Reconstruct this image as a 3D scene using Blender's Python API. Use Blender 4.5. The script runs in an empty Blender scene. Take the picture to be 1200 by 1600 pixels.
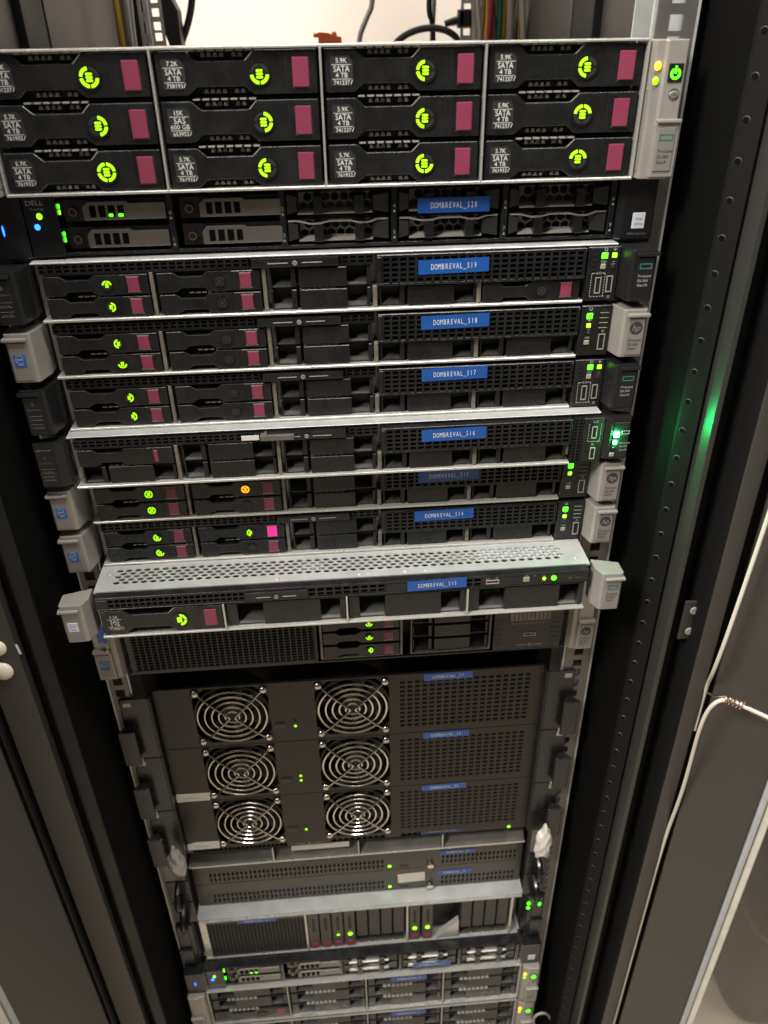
import bpy, bmesh, math, random
from mathutils import Vector, Matrix, Quaternion
random.seed(7)
sc = bpy.context.scene
col = sc.collection
U = 44.45            # rack unit, mm
Z0 = 1450.0          # height of the rack datum (underside of the big top server) above the floor, mm
R = math.radians

# ------------------------------------------------------------------ camera
CAM = (-5.27, -598.64, 101.13)                      # mm, rack coordinates
PITCH, YAW, ROLL, FPX = R(31.997), R(4.0346), R(-0.9588), 1236.98
fw = Vector((math.sin(YAW)*math.cos(PITCH), math.cos(YAW)*math.cos(PITCH), -math.sin(PITCH)))
rt0 = Vector((math.cos(YAW), -math.sin(YAW), 0)); up0 = rt0.cross(fw)
rt = math.cos(ROLL)*rt0 + math.sin(ROLL)*up0
up = -math.sin(ROLL)*rt0 + math.cos(ROLL)*up0
cam_d = bpy.data.cameras.new('camera'); cam = bpy.data.objects.new('camera', cam_d); col.objects.link(cam)
cam_d.sensor_fit = 'VERTICAL'; cam_d.sensor_height = 36.0; cam_d.sensor_width = 27.0
cam_d.lens = FPX/1600*36
cam_d.clip_start = 0.02; cam_d.clip_end = 60
m = Matrix((rt, up, -fw)).transposed().to_4x4()
m.translation = Vector((CAM[0]/1000, CAM[1]/1000, (CAM[2]+Z0)/1000))
cam.matrix_world = m
cam_d.dof.use_dof = True; cam_d.dof.focus_distance = 0.66; cam_d.dof.aperture_fstop = 8.0
sc.camera = cam
def at(px, py, Y):
    """photo pixel -> point (mm, rack coordinates) on the vertical plane y = Y"""
    d = fw + rt*((px-600)/FPX) - up*((py-800)/FPX)
    t = (Y-CAM[1])/d.y
    return Vector(CAM) + d*t

# ------------------------------------------------------------------ world, lamps, exposure
w = bpy.data.worlds.new('World'); sc.world = w; w.use_nodes = True
bg = w.node_tree.nodes['Background']
bg.inputs[0].default_value = (1.0, 0.93, 0.86, 1); bg.inputs[1].default_value = 0.085
def area(name, loc, target, sx, sy, power, colr):
    l = bpy.data.lights.new(name, 'AREA'); l.shape = 'RECTANGLE'; l.size = sx; l.size_y = sy
    l.energy = power; l.color = colr
    o = bpy.data.objects.new(name, l); col.objects.link(o); o.location = loc
    o.rotation_euler = (Vector(target)-Vector(loc)).to_track_quat('-Z', 'Y').to_euler()
    return o
area('ceiling_lamp', (-1.14, -0.84, 2.75), (-0.1, -0.2, 1.1), 0.6, 0.6, 82, (1.0, 0.95, 0.88))
area('ceiling_lamp', (0.22, -0.44, 2.78), (0.22, -0.40, 0.0), 1.2, 0.16, 30, (1.0, 0.96, 0.90))
area('ceiling_lamp', (0.1, 0.80, 2.75), (0.0, 1.1, 1.4), 1.2, 0.3, 30, (1.0, 0.94, 0.86))
area('ceiling_lamp', (1.7, -0.42, 2.75), (1.5, -0.4, 0.0), 0.6, 0.6, 26, (1.0, 0.94, 0.86))
sc.view_settings.view_transform = 'Standard'; sc.view_settings.look = 'None'
sc.view_settings.exposure = 0.0; sc.view_settings.gamma = 1.0; sc.view_settings.use_curve_mapping = False
sc.cycles.use_denoising = True
sc.cycles.max_bounces = 8
sc.cycles.caustics_reflective = False; sc.cycles.caustics_refractive = False
sc.cycles.sample_clamp_indirect = 4.0

# ------------------------------------------------------------------ materials
MATS = {}
def mat(name, base, rough=0.5, metal=0.0, emit=None, estr=0.0, var=0.0, vscale=40, bump=0.0, bscale=600,
        rvar=0.0, dust=0.0, coat=0.0, spec=0.5):
    mt = bpy.data.materials.new(name); mt.use_nodes = True
    nt = mt.node_tree; p = nt.nodes['Principled BSDF']
    p.inputs['Base Color'].default_value = (*base, 1)
    p.inputs['Roughness'].default_value = rough; p.inputs['Metallic'].default_value = metal
    p.inputs['Specular IOR Level'].default_value = spec
    p.inputs['Coat Weight'].default_value = coat
    if emit:
        p.inputs['Emission Color'].default_value = (*emit, 1); p.inputs['Emission Strength'].default_value = estr
    tc = nt.nodes.new('ShaderNodeTexCoord')
    geo = nt.nodes.new('ShaderNodeNewGeometry')
    if var or rvar or dust:
        n = nt.nodes.new('ShaderNodeTexNoise'); n.inputs['Scale'].default_value = vscale
        n.inputs['Detail'].default_value = 6; n.inputs['Roughness'].default_value = 0.65
        nt.links.new(geo.outputs['Position'], n.inputs['Vector'])
    if var or dust:
        mx = nt.nodes.new('ShaderNodeMix'); mx.data_type = 'RGBA'
        lo = tuple(max(0, c*(1-var)) for c in base); hi = tuple(min(1, c*(1+var)+dust) for c in base)
        mx.inputs[6].default_value = (*lo, 1); mx.inputs[7].default_value = (*hi, 1)
        mr = nt.nodes.new('ShaderNodeMapRange'); mr.inputs[1].default_value = 0.3; mr.inputs[2].default_value = 0.72
        nt.links.new(n.outputs['Fac'], mr.inputs[0]); nt.links.new(mr.outputs[0], mx.inputs[0])
        nt.links.new(mx.outputs[2], p.inputs['Base Color'])
    if rvar:
        mr2 = nt.nodes.new('ShaderNodeMapRange'); mr2.inputs[1].default_value = 0.25; mr2.inputs[2].default_value = 0.75
        mr2.inputs[3].default_value = max(0.02, rough-rvar); mr2.inputs[4].default_value = min(1, rough+rvar)
        nt.links.new(n.outputs['Fac'], mr2.inputs[0]); nt.links.new(mr2.outputs[0], p.inputs['Roughness'])
    if bump:
        nb = nt.nodes.new('ShaderNodeTexNoise'); nb.inputs['Scale'].default_value = bscale; nb.inputs['Detail'].default_value = 2
        nt.links.new(geo.outputs['Position'], nb.inputs['Vector'])
        b = nt.nodes.new('ShaderNodeBump'); b.inputs['Strength'].default_value = bump; b.inputs['Distance'].default_value = 0.0006
        nt.links.new(nb.outputs['Fac'], b.inputs['Height']); nt.links.new(b.outputs['Normal'], p.inputs['Normal'])
    MATS[name] = mt
    return mt
mat('black_plastic', (.010, .010, .0108), .28, var=.25, dust=.004, rvar=.10, bump=.15, bscale=1500, vscale=60)
mat('black_gloss', (.010, .010, .011), .24, rvar=.08, vscale=90)
mat('bay_black', (.006, .006, .006), .55, dust=.004)
mat('pocket_grey', (.048, .045, .042), .5, var=.3, vscale=120)
mat('vent_dark', (.022, .022, .021), .5)
mat('backing_grey', (.05, .048, .045), .55, var=.5, vscale=150)
mat('tab_grey', (.42, .40, .36), .4, metal=.4)
mat('silver_edge', (.62, .605, .57), .28, metal=.55, rvar=.08, vscale=25, var=.06)
mat('galvanised', (.57, .575, .565), .36, metal=.40, var=.10, rvar=.10, vscale=45, bump=.1, bscale=300)
mat('rail_steel', (.20, .19, .175), .42, metal=.6, var=.15, rvar=.1, vscale=50)
mat('honey_steel', (.16, .15, .14), .4, metal=.5)
mat('divider_tan', (.22, .195, .165), .5, metal=.3, var=.35, vscale=160)
mat('ear_silver', (.35, .327, .30), .38, metal=.30, rvar=.07, vscale=70, var=.05)
mat('ear_plate', (.27, .258, .243), .42, metal=.30, var=.05)
mat('ear_black', (.013, .013, .014), .30, rvar=.08, vscale=80)
mat('magenta', (.25, .042, .085), .36, var=.06, bump=.1)
mat('magenta_lit', (.33, .042, .105), .36, emit=(.9, .02, .35), estr=.8)
mat('disc_black', (.012, .012, .012), .28)
mat('seg_off', (.030, .032, .028), .35)
mat('lime', (.3, .6, .02), .4, emit=(.40, 1.0, .0), estr=1.1)
mat('led_green', (.1, .6, .02), .4, emit=(.06, 1.0, .01), estr=3.6)
mat('led_lime', (.3, .6, .02), .4, emit=(.24, 1.0, .01), estr=2.6)
mat('led_bright', (.1, .7, .3), .4, emit=(.02, 1.0, .22), estr=1500)
mat('led_blue', (.05, .2, .9), .4, emit=(.01, .08, 1.0), estr=9)
mat('led_amber', (.9, .4, .05), .4, emit=(1.0, .42, .01), estr=4.0)
mat('ring_amber', (.9, .3, .02), .4, emit=(1.0, .26, .01), estr=2.6)
mat('led_off', (.30, .33, .24), .4)
mat('tape_blue', (.010, .085, .36), .38, var=.08, vscale=90, coat=.2)
mat('print_white', (.78, .78, .76), .5)
mat('print_grey', (.42, .42, .40), .5)
mat('print_dim', (.16, .16, .16), .5)
mat('print_dark', (.035, .035, .035), .5)
mat('teal', (.04, .20, .16), .4, metal=.3)
mat('sticker_blue', (.02, .11, .40), .4)
mat('sticker_white', (.72, .74, .80), .4)
mat('paper', (.74, .71, .65), .7, var=.06, vscale=80)
mat('bronze_panel', (.026, .0225, .0195), .40, metal=.35, rvar=.06, var=.10, vscale=18, bump=.12, bscale=900)
mat('slot_panel', (.085, .077, .067), .42, metal=.45, var=.08, rvar=.06, vscale=25)
mat('handle_grey', (.20, .185, .165), .36, metal=.45, var=.08, rvar=.06)
mat('chrome', (.72, .68, .62), .16, metal=1.0)
mat('screw', (.60, .58, .54), .25, metal=1.0)
mat('fan_black', (.010, .010, .010), .42)
mat('blade', (.030, .028, .026), .32)
mat('copper_pin', (.35, .20, .13), .35, metal=.8)
mat('copper', (.85, .55, .40), .28, metal=1.0)
mat('cabinet_paint', (.044, .0395, .0355), .46, var=.10, vscale=9, rvar=.06, bump=.35, bscale=1400)
mat('cabinet_black', (.007, .007, .007), .52, rvar=.08, bump=.15, bscale=1400, vscale=12, spec=.35)
mat('post_black', (.008, .008, .008), .58, spec=.10, bump=.15, bscale=1400)
mat('shade_black', (.003, .003, .003), .8, spec=.08)  # near-black that paints shade into gaps, post flanks and openings
mat('cabinet_gloss', (.062, .062, .057), .40, metal=.5, rvar=.03, vscale=30)
mat('cabinet_inner', (.075, .066, .060), .55, var=.06, vscale=6)
mat('gasket', (.62, .60, .52), .7, var=.12, vscale=60, bump=.3, bscale=200)
mat('gasket_grey', (.42, .44, .46), .5, var=.1, vscale=60)
mat('rubber_black', (.012, .012, .012), .5)
mat('cable_white', (.66, .61, .54), .45)
mat('cable_grey', (.36, .34, .32), .45)
mat('cable_red', (.35, .03, .05), .4)
mat('cable_green', (.02, .16, .10), .4)
mat('cable_yellow', (.70, .45, .04), .4)
mat('clip_orange', (.75, .14, .03), .45)
mat('cream_plastic', (.80, .74, .62), .4)
mat('wall_paint', (.80, .72, .635), .8, var=.02, vscale=5, bump=.15, bscale=250)
mat('floor_vinyl', (.52, .45, .36), .45, var=.08, vscale=14, rvar=.08)
g_ = mat('smoked_glass', (.9, .9, .9), .03)
gp = g_.node_tree.nodes['Principled BSDF']; gp.inputs['Transmission Weight'].default_value = 1.0
gp.inputs['Base Color'].default_value = (.90, .89, .87, 1); gp.inputs['IOR'].default_value = 1.45
mat('plastic_film', (.30, .28, .26), .22, coat=.5)

# ------------------------------------------------------------------ mesh collector (mm)
class G:
    def __init__(s): s.v = []; s.f = []
    def add(s, vs, fs):
        o = len(s.v); s.v += [tuple(p) for p in vs]; s.f += [tuple(i+o for i in f) for f in fs]; return s
    def box(s, x0, x1, y0, y1, z0, z1):
        if x0 > x1: x0, x1 = x1, x0
        if y0 > y1: y0, y1 = y1, y0
        if z0 > z1: z0, z1 = z1, z0
        return s.add([(x0,y0,z0),(x1,y0,z0),(x1,y1,z0),(x0,y1,z0),(x0,y0,z1),(x1,y0,z1),(x1,y1,z1),(x0,y1,z1)],
                     [(0,3,2,1),(4,5,6,7),(0,1,5,4),(1,2,6,5),(2,3,7,6),(3,0,4,7)])
    def prism(s, poly, a, b, axis='y'):
        """poly in (x,z) for axis y, (x,y) for axis z, (y,z) for axis x; extruded a..b"""
        mk = {'y': lambda p, t: (p[0], t, p[1]), 'z': lambda p, t: (p[0], p[1], t), 'x': lambda p, t: (t, p[0], p[1])}[axis]
        n = len(poly)
        vs = [mk(p, a) for p in poly]+[mk(p, b) for p in poly]
        fs = [tuple(range(n)), tuple(range(2*n-1, n-1, -1))]+[(i, n+i, n+(i+1) % n, (i+1) % n) for i in range(n)]
        return s.add(vs, fs)
    def cyl(s, c, r, y0, y1, n=16, axis='y', r2=None):
        r2 = r if r2 is None else r2
        vs = []
        for t, rr in ((y0, r), (y1, r2)):
            for i in range(n):
                a = 2*math.pi*i/n; u_, v_ = rr*math.cos(a), rr*math.sin(a)
                vs.append({'y': (c[0]+u_, t, c[1]+v_), 'z': (c[0]+u_, c[1]+v_, t), 'x': (t, c[0]+u_, c[1]+v_)}[axis])
        fs = [tuple(range(n)), tuple(range(2*n-1, n-1, -1))]+[(i, n+i, n+(i+1) % n, (i+1) % n) for i in range(n)]
        return s.add(vs, fs)
    def sector(s, cx, cz, r0, r1, y0, y1, a0, a1, n=8):
        vs = []; fs = []
        for i in range(n+1):
            a = R(a0+(a1-a0)*i/n); ca, sa = math.cos(a), math.sin(a)
            vs += [(cx+r0*ca, y0, cz+r0*sa), (cx+r1*ca, y0, cz+r1*sa), (cx+r1*ca, y1, cz+r1*sa), (cx+r0*ca, y1, cz+r0*sa)]
        full = abs(abs(a1-a0)-360) < 1e-6
        for i in range(n):
            b = 4*i
            for k in range(4): fs.append((b+k, b+(k+1) % 4, b+4+(k+1) % 4, b+4+k))
        if not full: fs += [(3, 2, 1, 0), (4*n, 4*n+1, 4*n+2, 4*n+3)]
        return s.add(vs, fs)
    def tube(s, pts, r, n=8, closed=False):
        pts = [Vector(p) for p in pts]; m_ = len(pts); vs = []; fs = []
        prev = None
        for i, p in enumerate(pts):
            if closed: t = pts[(i+1) % m_]-pts[i-1]
            else: t = pts[min(i+1, m_-1)]-pts[max(i-1, 0)]
            t.normalize()
            if prev is None:
                a = Vector((0, 0, 1)) if abs(t.z) < .9 else Vector((1, 0, 0))
                u_ = t.cross(a).normalized()
            else:
                u_ = (prev-t*prev.dot(t)).normalized()
            prev = u_; v_ = t.cross(u_)
            for k in range(n):
                a = 2*math.pi*k/n; vs.append(p+u_*(r*math.cos(a))+v_*(r*math.sin(a)))
        for i in range(m_ if closed else m_-1):
            j = (i+1) % m_
            for k in range(n): fs.append((i*n+k, i*n+(k+1) % n, j*n+(k+1) % n, j*n+k))
        if not closed: fs += [tuple(range(n-1, -1, -1)), tuple((m_-1)*n+k for k in range(n))]
        return s.add(vs, fs)
    def sphere(s, c, r, n=12, sq=(1, 1, 1)):
        vs = [(c[0], c[1], c[2]+r*sq[2])]; fs = []
        rows = n//2
        for i in range(1, rows):
            a = math.pi*i/rows
            for k in range(n):
                b = 2*math.pi*k/n
                vs.append((c[0]+r*sq[0]*math.sin(a)*math.cos(b), c[1]+r*sq[1]*math.sin(a)*math.sin(b), c[2]+r*sq[2]*math.cos(a)))
        vs.append((c[0], c[1], c[2]-r*sq[2])); L = len(vs)-1
        for k in range(n): fs.append((0, 1+k, 1+(k+1) % n)); fs.append((L, L-n+(k+1) % n, L-n+k))
        for i in range(rows-2):
            for k in range(n): fs.append((1+i*n+k, 1+(i+1)*n+k, 1+(i+1)*n+(k+1) % n, 1+i*n+(k+1) % n))
        return s.add(vs, fs)
    def lattice(s, x0, x1, z0, z1, nx, nz, hw, hh, y0, y1):
        """solid plate x0..x1, z0..z1 pierced by nx*nz rectangular holes, as crossing bars"""
        px, pz = (x1-x0)/nx, (z1-z0)/nz
        e = 0.25*(1 if y1 > y0 else -1)
        for i in range(nx+1):
            c = x0+i*px; b = (px-hw)/2
            s.box(max(x0, c-b), min(x1, c+b), y0, y1, z0, z1)
        for j in range(nz+1):
            c = z0+j*pz; b = (pz-hh)/2
            s.box(x0+.02, x1-.02, y0+e, y1-e*.5, max(z0, c-b)+.01, min(z1, c+b)-.01)
        return s
    def hexplate(s, x0, x1, a0, a1, nx, nr, hole, depth, mk, skip=None, xs=1.0):
        """plate pierced by staggered six-sided holes; mk(u, v, w) places it"""
        p = (x1-x0)/(nx+.5); h = (a1-a0)/nr
        def q(c): s.add([mk(*t) for t in c], [(0, 1, 2, 3)])
        for r in range(nr):
            vb = a0+r*h; off = p/2 if r % 2 else 0
            fx0, fx1 = (x0, x0+off) if off else (x1-p/2, x1)
            q([(fx0, vb, 0), (fx1, vb, 0), (fx1, vb+h, 0), (fx0, vb+h, 0)])
            for i in range(nx):
                xa = x0+off+i*p; cx, cv = xa+p/2, vb+h/2
                out = [(xa, vb), (cx, vb), (xa+p, vb), (xa+p, vb+h), (cx, vb+h), (xa, vb+h)]
                if skip and skip(i, r):
                    s.add([mk(a, b, 0) for a, b in out], [tuple(range(6))]); continue
                hx = [(cx+hole*xs*math.cos(R(t)), cv+hole*math.sin(R(t))) for t in (210, 270, 330, 30, 90, 150)]
                vs = [mk(a, b, 0) for a, b in out]+[mk(a, b, 0) for a, b in hx]+[mk(a, b, depth) for a, b in hx]
                fs = []
                for k in range(6):
                    k2 = (k+1) % 6
                    fs.append((k, k2, 6+k2, 6+k)); fs.append((6+k, 6+k2, 12+k2, 12+k))
                s.add(vs, fs)
        return s
    def xf(s, fn): s.v = [tuple(fn(Vector(p))) for p in s.v]; return s
    def mesh(s, name, matname, bevel=0, smooth=False, seg=1):
        me = bpy.data.meshes.new(name)
        me.from_pydata([(a*.001, b*.001, c*.001) for a, b, c in s.v], [], s.f)
        bm = bmesh.new(); bm.from_mesh(me)
        bmesh.ops.recalc_face_normals(bm, faces=bm.faces)
        if bevel:
            es = [e for e in bm.edges if len(e.link_faces) == 2 and e.calc_face_angle(0) > .6]
            bmesh.ops.bevel(bm, geom=es, offset=bevel*.001, segments=seg, affect='EDGES', clamp_overlap=True, profile=.6)
        if smooth:
            for f in bm.faces: f.smooth = True
            for e in bm.edges:
                if len(e.link_faces) == 2 and e.calc_face_angle(0) > .7: e.smooth = False
        bm.to_mesh(me); bm.free()
        me.materials.append(MATS[matname])
        return me

TINY = ('shelf_teeth', 'vent_slots', 'vent_tabs', 'slot_ribs', 'stud_row', 'bay_chart', 'barcode')   # rows of marks too small to pick apart
def obj(name, me, parent=None, loc=(0, 0, 0), rot=None):
    o = bpy.data.objects.new(name, me); col.objects.link(o)
    if name in TINY: o['kind'] = 'stuff'
    o.location = tuple(c*.001 for c in loc)
    if parent is not None: o.parent = parent
    if rot: o.rotation_euler = rot
    return o
def thing(name, label, cat, loc=(0, 0, 0), group=None):
    o = bpy.data.objects.new(name, None); col.objects.link(o)
    o.empty_display_size = .05
    o.location = (loc[0]*.001, loc[1]*.001, (loc[2]+Z0)*.001)
    o['label'] = label; o['category'] = cat
    if group: o['group'] = group
    return o
def tag(o, label, cat, group=None):
    o['label'] = label; o['category'] = cat
    if group: o['group'] = group
    return o
CACHE = {}
def cached(key, fn):
    if key not in CACHE: CACHE[key] = fn()
    return CACHE[key]

# ------------------------------------------------------------------ lettering
GL = {}
def glyphs(txt, mono=None, italic=0.0, bold=0.0):
    """flat outline mesh of a line of text, height of capitals = 1, left at 0"""
    key = (txt, mono, italic, bold)
    if key in GL: return GL[key]
    V = []; F = []
    def raw(t):
        k = ('raw', t, italic, bold)
        if k in GL: return GL[k]
        c = bpy.data.curves.new('t', 'FONT'); c.body = t; c.size = 1.0; c.resolution_u = 2; c.shear = italic; c.offset = bold
        c.fill_mode = 'FRONT'
        o = bpy.data.objects.new('t', c); col.objects.link(o)
        dg = bpy.context.evaluated_depsgraph_get(); me = bpy.data.meshes.new_from_object(o.evaluated_get(dg))
        vs = [(v.co.x, v.co.y) for v in me.vertices]; fs = [tuple(p.vertices) for p in me.polygons]
        bpy.data.objects.remove(o); bpy.data.curves.remove(c); bpy.data.meshes.remove(me)
        GL[k] = (vs, fs); return GL[k]
    if mono:
        x = 0
        for ch in txt:
            vs, fs = raw(ch)
            if vs:
                a, b = min(v[0] for v in vs), max(v[0] for v in vs); sc_ = min(1.0, mono*.86/max(b-a, .01))
                if ch == '_': sc_ = mono*.95/(b-a)
                o_ = len(V); V += [(x+mono/2+(v[0]-(a+b)/2)*sc_, v[1]) for v in vs]; F += [tuple(i+o_ for i in f) for f in fs]
            x += mono
    else:
        V, F = raw(txt)
    capv = raw('H')[0]; cap = max(v[1] for v in capv)
    V = [(a/cap, b/cap) for a, b in V]
    GL[key] = (V, F); return GL[key]
def text(g, txt, cx, z, h, y, mono=None, italic=0.0, width=None, align='c', bold=0.0):
    """adds a line of lettering facing -y, capitals h mm high, baseline z"""
    V, F = glyphs(txt, mono, italic, bold)
    if not V: return g
    a, b = min(v[0] for v in V), max(v[0] for v in V)
    sx = h if width is None else width/(b-a)
    x0 = cx-(a+b)/2*sx if align == 'c' else cx-a*sx
    g.add([(x0+v[0]*sx, y, z+v[1]*h) for v in V], F)
    return g

GROUP = 'servers stacked in the cabinet'
SX0, SX1 = -217.5, 217.5

def tape(parent, number, x, y, z, wd=53, ht=10.5, tilt=0.0, thick=.35):
    t = obj('tape_label', cached(('tape', wd, ht), lambda: G().box(-wd/2, wd/2, -thick, 0, -ht/2, ht/2).mesh('tape', 'tape_blue')), parent, (x, y, z), (0, R(tilt), 0))
    g = G(); text(g, 'DOMBREVAL_S%s' % number, 0, -2.0, 4.1, -thick-.12, mono=.80, width=wd*.64)
    obj('lettering', g.mesh('lettering', 'print_white'), t)
    return t

# ------------------------------------------------------------------ status ring, buttons, carriers
def status_ring(parent, x, z, y, r, lit, matn='lime', icon=True):
    """round drive light: four arcs and a small stacked-disc icon"""
    d = obj('status_light', cached(('disc', r), lambda: G().cyl((0, 0), r, -.5, .6, 24).sector(0, 0, r*1.0, r*1.09, -.75, .5, 0, 360, 24).mesh('disc', 'disc_black', smooth=True)), parent, (x, y, z))
    return d
QUAD = {'TR': (6, 84), 'TL': (96, 174), 'BL': (186, 264), 'BR': (276, 354)}
SETS = {'l': ('TL', 'BL'), 'r': ('TR', 'BR'), 't': ('TL', 'TR'), 'b': ('BL', 'BR'), 'a': ('TL', 'TR', 'BL', 'BR'), 'lb': ('TL', 'BL', 'BR'), 'n': ()}
def ring_parts(parent, x, z, y, r, lit, matn='lime'):
    def on():
        g = G()
        for q in SETS[lit]: g.sector(0, 0, r*.60, r*.90, -.9, -.3, *QUAD[q], n=5)
        for k in (-1, 0, 1):
            zc = k*r*.275; hw, hh = r*.31, r*.105
            g.prism([(-hw, zc-hh*.5), (-hw*.75, zc-hh), (hw*.75, zc-hh), (hw, zc-hh*.5), (hw, zc+hh*.5), (hw*.75, zc+hh), (-hw*.75, zc+hh), (-hw, zc+hh*.5)], -.9, -.3)
        return g.mesh('glow', matn)
    def off():
        g = G()
        for q in QUAD:
            if q not in SETS[lit]: g.sector(0, 0, r*.60, r*.90, -.75, -.3, *QUAD[q], n=5)
        if lit == 'n': g.sector(0, 0, 0.01, r*.38, -.75, -.3, 0, 360, 12)
        return g.mesh('arc', 'seg_off')
    obj('status_disc', cached(('disc', r), lambda: G().cyl((0, 0), r, -.45, .6, 24).sector(0, 0, r*1.0, r*1.08, -.8, .5, 0, 360, 24).mesh('disc', 'disc_black', smooth=True)), parent, (x, y, z))
    if lit != 'n': obj('status_light', cached(('on', r, lit, matn), on), parent, (x, y, z))
    if lit != 'a': obj('unlit_arc', cached(('off', r, lit), off), parent, (x, y, z))

def lff_drive(server, x, z, y, lit, lines, matn='lime'):
    """large hot-plug drive carrier, 104 x 25.5 mm, left-bottom corner at x, z"""
    def body():
        g = G()
        g.prism([(0, .3), (19, .3), (25, 5.2), (56, 5.2), (62, .3), (103.6, .3), (103.6, 25.4), (63, 25.4), (57, 20), (26, 20), (20, 25.4), (0, 25.4)], -5.5, 14)
        return g.mesh('drive', 'black_plastic', bevel=1.0, seg=3)
    d = obj('drive_carrier', cached('lff_body', body), server, (x, y, z))
    obj('vent_panel', cached('lff_vent', lambda: G().box(15, 68, 4, 13, .6, 25.0).mesh('vent', 'bay_black')), d)
    def teeth():
        g = G()
        for zz in (2.3, 23.2):
            for k in range(7):
                if k == 4: continue
                xx = 28.5+k*4.0
                g.prism([(xx, zz-1.2), (xx+3.2, zz-1.2), (xx+2.5, zz+1.1), (xx+.7, zz+1.1)], .5, 4)
        return g.mesh('teeth', 'tab_grey')
    obj('vent_tabs', cached('lff_teeth', teeth), d)
    obj('latch_seam', cached('lff_seam', lambda: G().box(83.2, 83.8, -5.62, -5, .8, 25).box(80, 80.3, -5.58, -5, 1, 25).mesh('seam', 'bay_black')), d)
    obj('glint_edge', cached('lff_glint', lambda: G().prism([(56.9, 19.9), (62.4, 25.2), (63.3, 25.2), (57.8, 19.9)], -5.75, -5.2).mesh('glint', 'tab_grey')), d)  # pale sliver painting a highlight on the notch edge
    obj('release_button', cached('lff_btn', lambda: G().box(87.6, 98.2, -6.6, -2, 4.2, 21.4).mesh('btn', 'magenta', bevel=.5, seg=2)), d)
    obj('button_rim', cached('lff_rim', lambda: G().box(86.9, 98.9, -5.7, -2, 3.3, 4.1).box(98.3, 98.9, -5.7, -2, 4.1, 21.4).mesh('rim', 'pocket_grey')), d)
    ring_parts(d, 66.2, 12.2, -5.6, 6.9, lit, matn)
    obj('text_plate', cached('lff_plate', lambda: G().prism([(3.6, 4), (15.5, 4), (18.4, 6.6), (18.4, 18), (15.5, 21.6), (3.6, 21.6)], -5.75, -5).mesh('plate', 'vent_dark')), d)
    if lines:
        def let():
            g = G(); cx = 10.9; yy = -5.95
            text(g, lines[0], cx, 17.5, 2.7, yy); g.box(4.6, 17.2, yy, yy+.05, 16.3, 16.6)
            text(g, lines[1], cx, 12.4, 3.4, yy, width=10.4 if len(lines[1]) > 3 else 7.6); text(g, lines[2], cx, 9.0, 2.8, yy); g.box(4.6, 17.2, yy, yy+.05, 8.0, 8.3)
            text(g, lines[3], cx, 4.9, 2.4, yy, width=10.4); g.add([(16.6, yy, 5), (17, yy, 5), (18.1, yy, 7.6), (17.7, yy, 7.6)], [(0, 1, 2, 3)])
            return g.mesh('letters', 'print_white')
        obj('lettering', cached(('lff_text',)+tuple(lines), let), d)
    return d

def sff_drive(server, x, z, y, lit, matn='lime', btn='magenta', slim=False):
    """small hot-plug drive carrier, 75.5 x 15 mm"""
    def body():
        return G().prism([(0, .2), (13, .2), (17, 3.2), (33, 3.2), (37, .2), (75.2, .2), (75.2, 14.8), (36.5, 14.8), (32.5, 11.6), (16, 11.6), (12, 14.8), (0, 14.8)], -4.5, 14).mesh('drive', 'black_plastic', bevel=.8, seg=3)
    d = obj('drive_carrier', cached('sff_body', body), server, (x, y, z))
    obj('vent_panel', cached('sff_vent', lambda: G().box(9, 42, 3, 12, .4, 14.6).mesh('vent', 'bay_black')), d)
    obj('latch_glint', cached('sff_edge', lambda: G().box(16.2, 32.3, -4.75, -4.2, 11.2, 11.65).prism([(12.1, 14.35), (16.1, 11.15), (16.1, 11.65), (12.6, 14.6)], -4.75, -4.2).box(37, 55, -4.72, -4.2, 14.45, 14.8).mesh('edge', 'pocket_grey')), d)  # paler strips paint highlights along the latch edges
    obj('latch_seam', cached('sff_seam', lambda: G().box(56.2, 56.7, -4.62, -4, .6, 14.4).box(54.2, 54.4, -4.6, -4, .6, 14.4).mesh('seam', 'bay_black')), d)
    if slim:
        obj('release_button', cached('sff_btns', lambda: G().box(60, 63, -5.2, -2, 2.2, 12.6).mesh('btn', 'magenta', bevel=.3)), d)
    else:
        obj('release_button', cached(('sff_btn', btn), lambda: G().box(60.2, 68.6, -5.4, -2, 2.6, 12.9).mesh('btn', btn, bevel=.4, seg=2)), d)
        obj('button_rim', cached('sff_rim', lambda: G().box(59.8, 69, -4.9, -2, 1.9, 2.5).box(59.8, 69, -4.9, -2, 13.0, 13.4).mesh('rim', 'tab_grey')), d)
    if lit is not None: ring_parts(d, 45.4, 7.6, -4.6, 3.9, lit, matn)
    return d

def sff_blank(server, x, z, y, w_=75.5, h=15):
    """empty small bay: pocket, bar, raised plate, pocket"""
    k = (w_, h)
    b = obj('blank_cover', cached(('sblk', k), lambda: G().box(21.5, 57.5, -3.6, 9, .3, h-.3).mesh('blank', 'black_plastic', bevel=.8, seg=3)), server, (x, y, z))
    obj('pocket', cached(('spkt', k), lambda: G().box(.2, w_-.2, 9, 12, .2, h-.2).mesh('pocket', 'bay_black')), b)
    for i, (xa, xb) in enumerate(((15.6, 19.4), (w_-3, w_-.4), (.3, 1.6))):
        obj('bar', cached(('sbar', k, i), lambda: G().box(xa, xb, -2.6+.3*i, 9, .4, h-.4).mesh('bar', 'black_plastic', bevel=.3)), b)
    obj('sloped_lip', cached(('slip', k), lambda: G().prism([(8.8, 1.0), (8.8, 6.2), (-1.6, 1.2), (-1.6, .5)], 1.8, 15.4, 'x').mesh('lip', 'pocket_grey')), b)
    obj('sloped_lip', cached(('slip2', k), lambda: G().prism([(8.8, 1.0), (8.8, 5.6), (-1.2, 1.2), (-1.2, .5)], 57.7, w_-3.1, 'x').mesh('lip', 'pocket_grey')), b)
    return b

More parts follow.
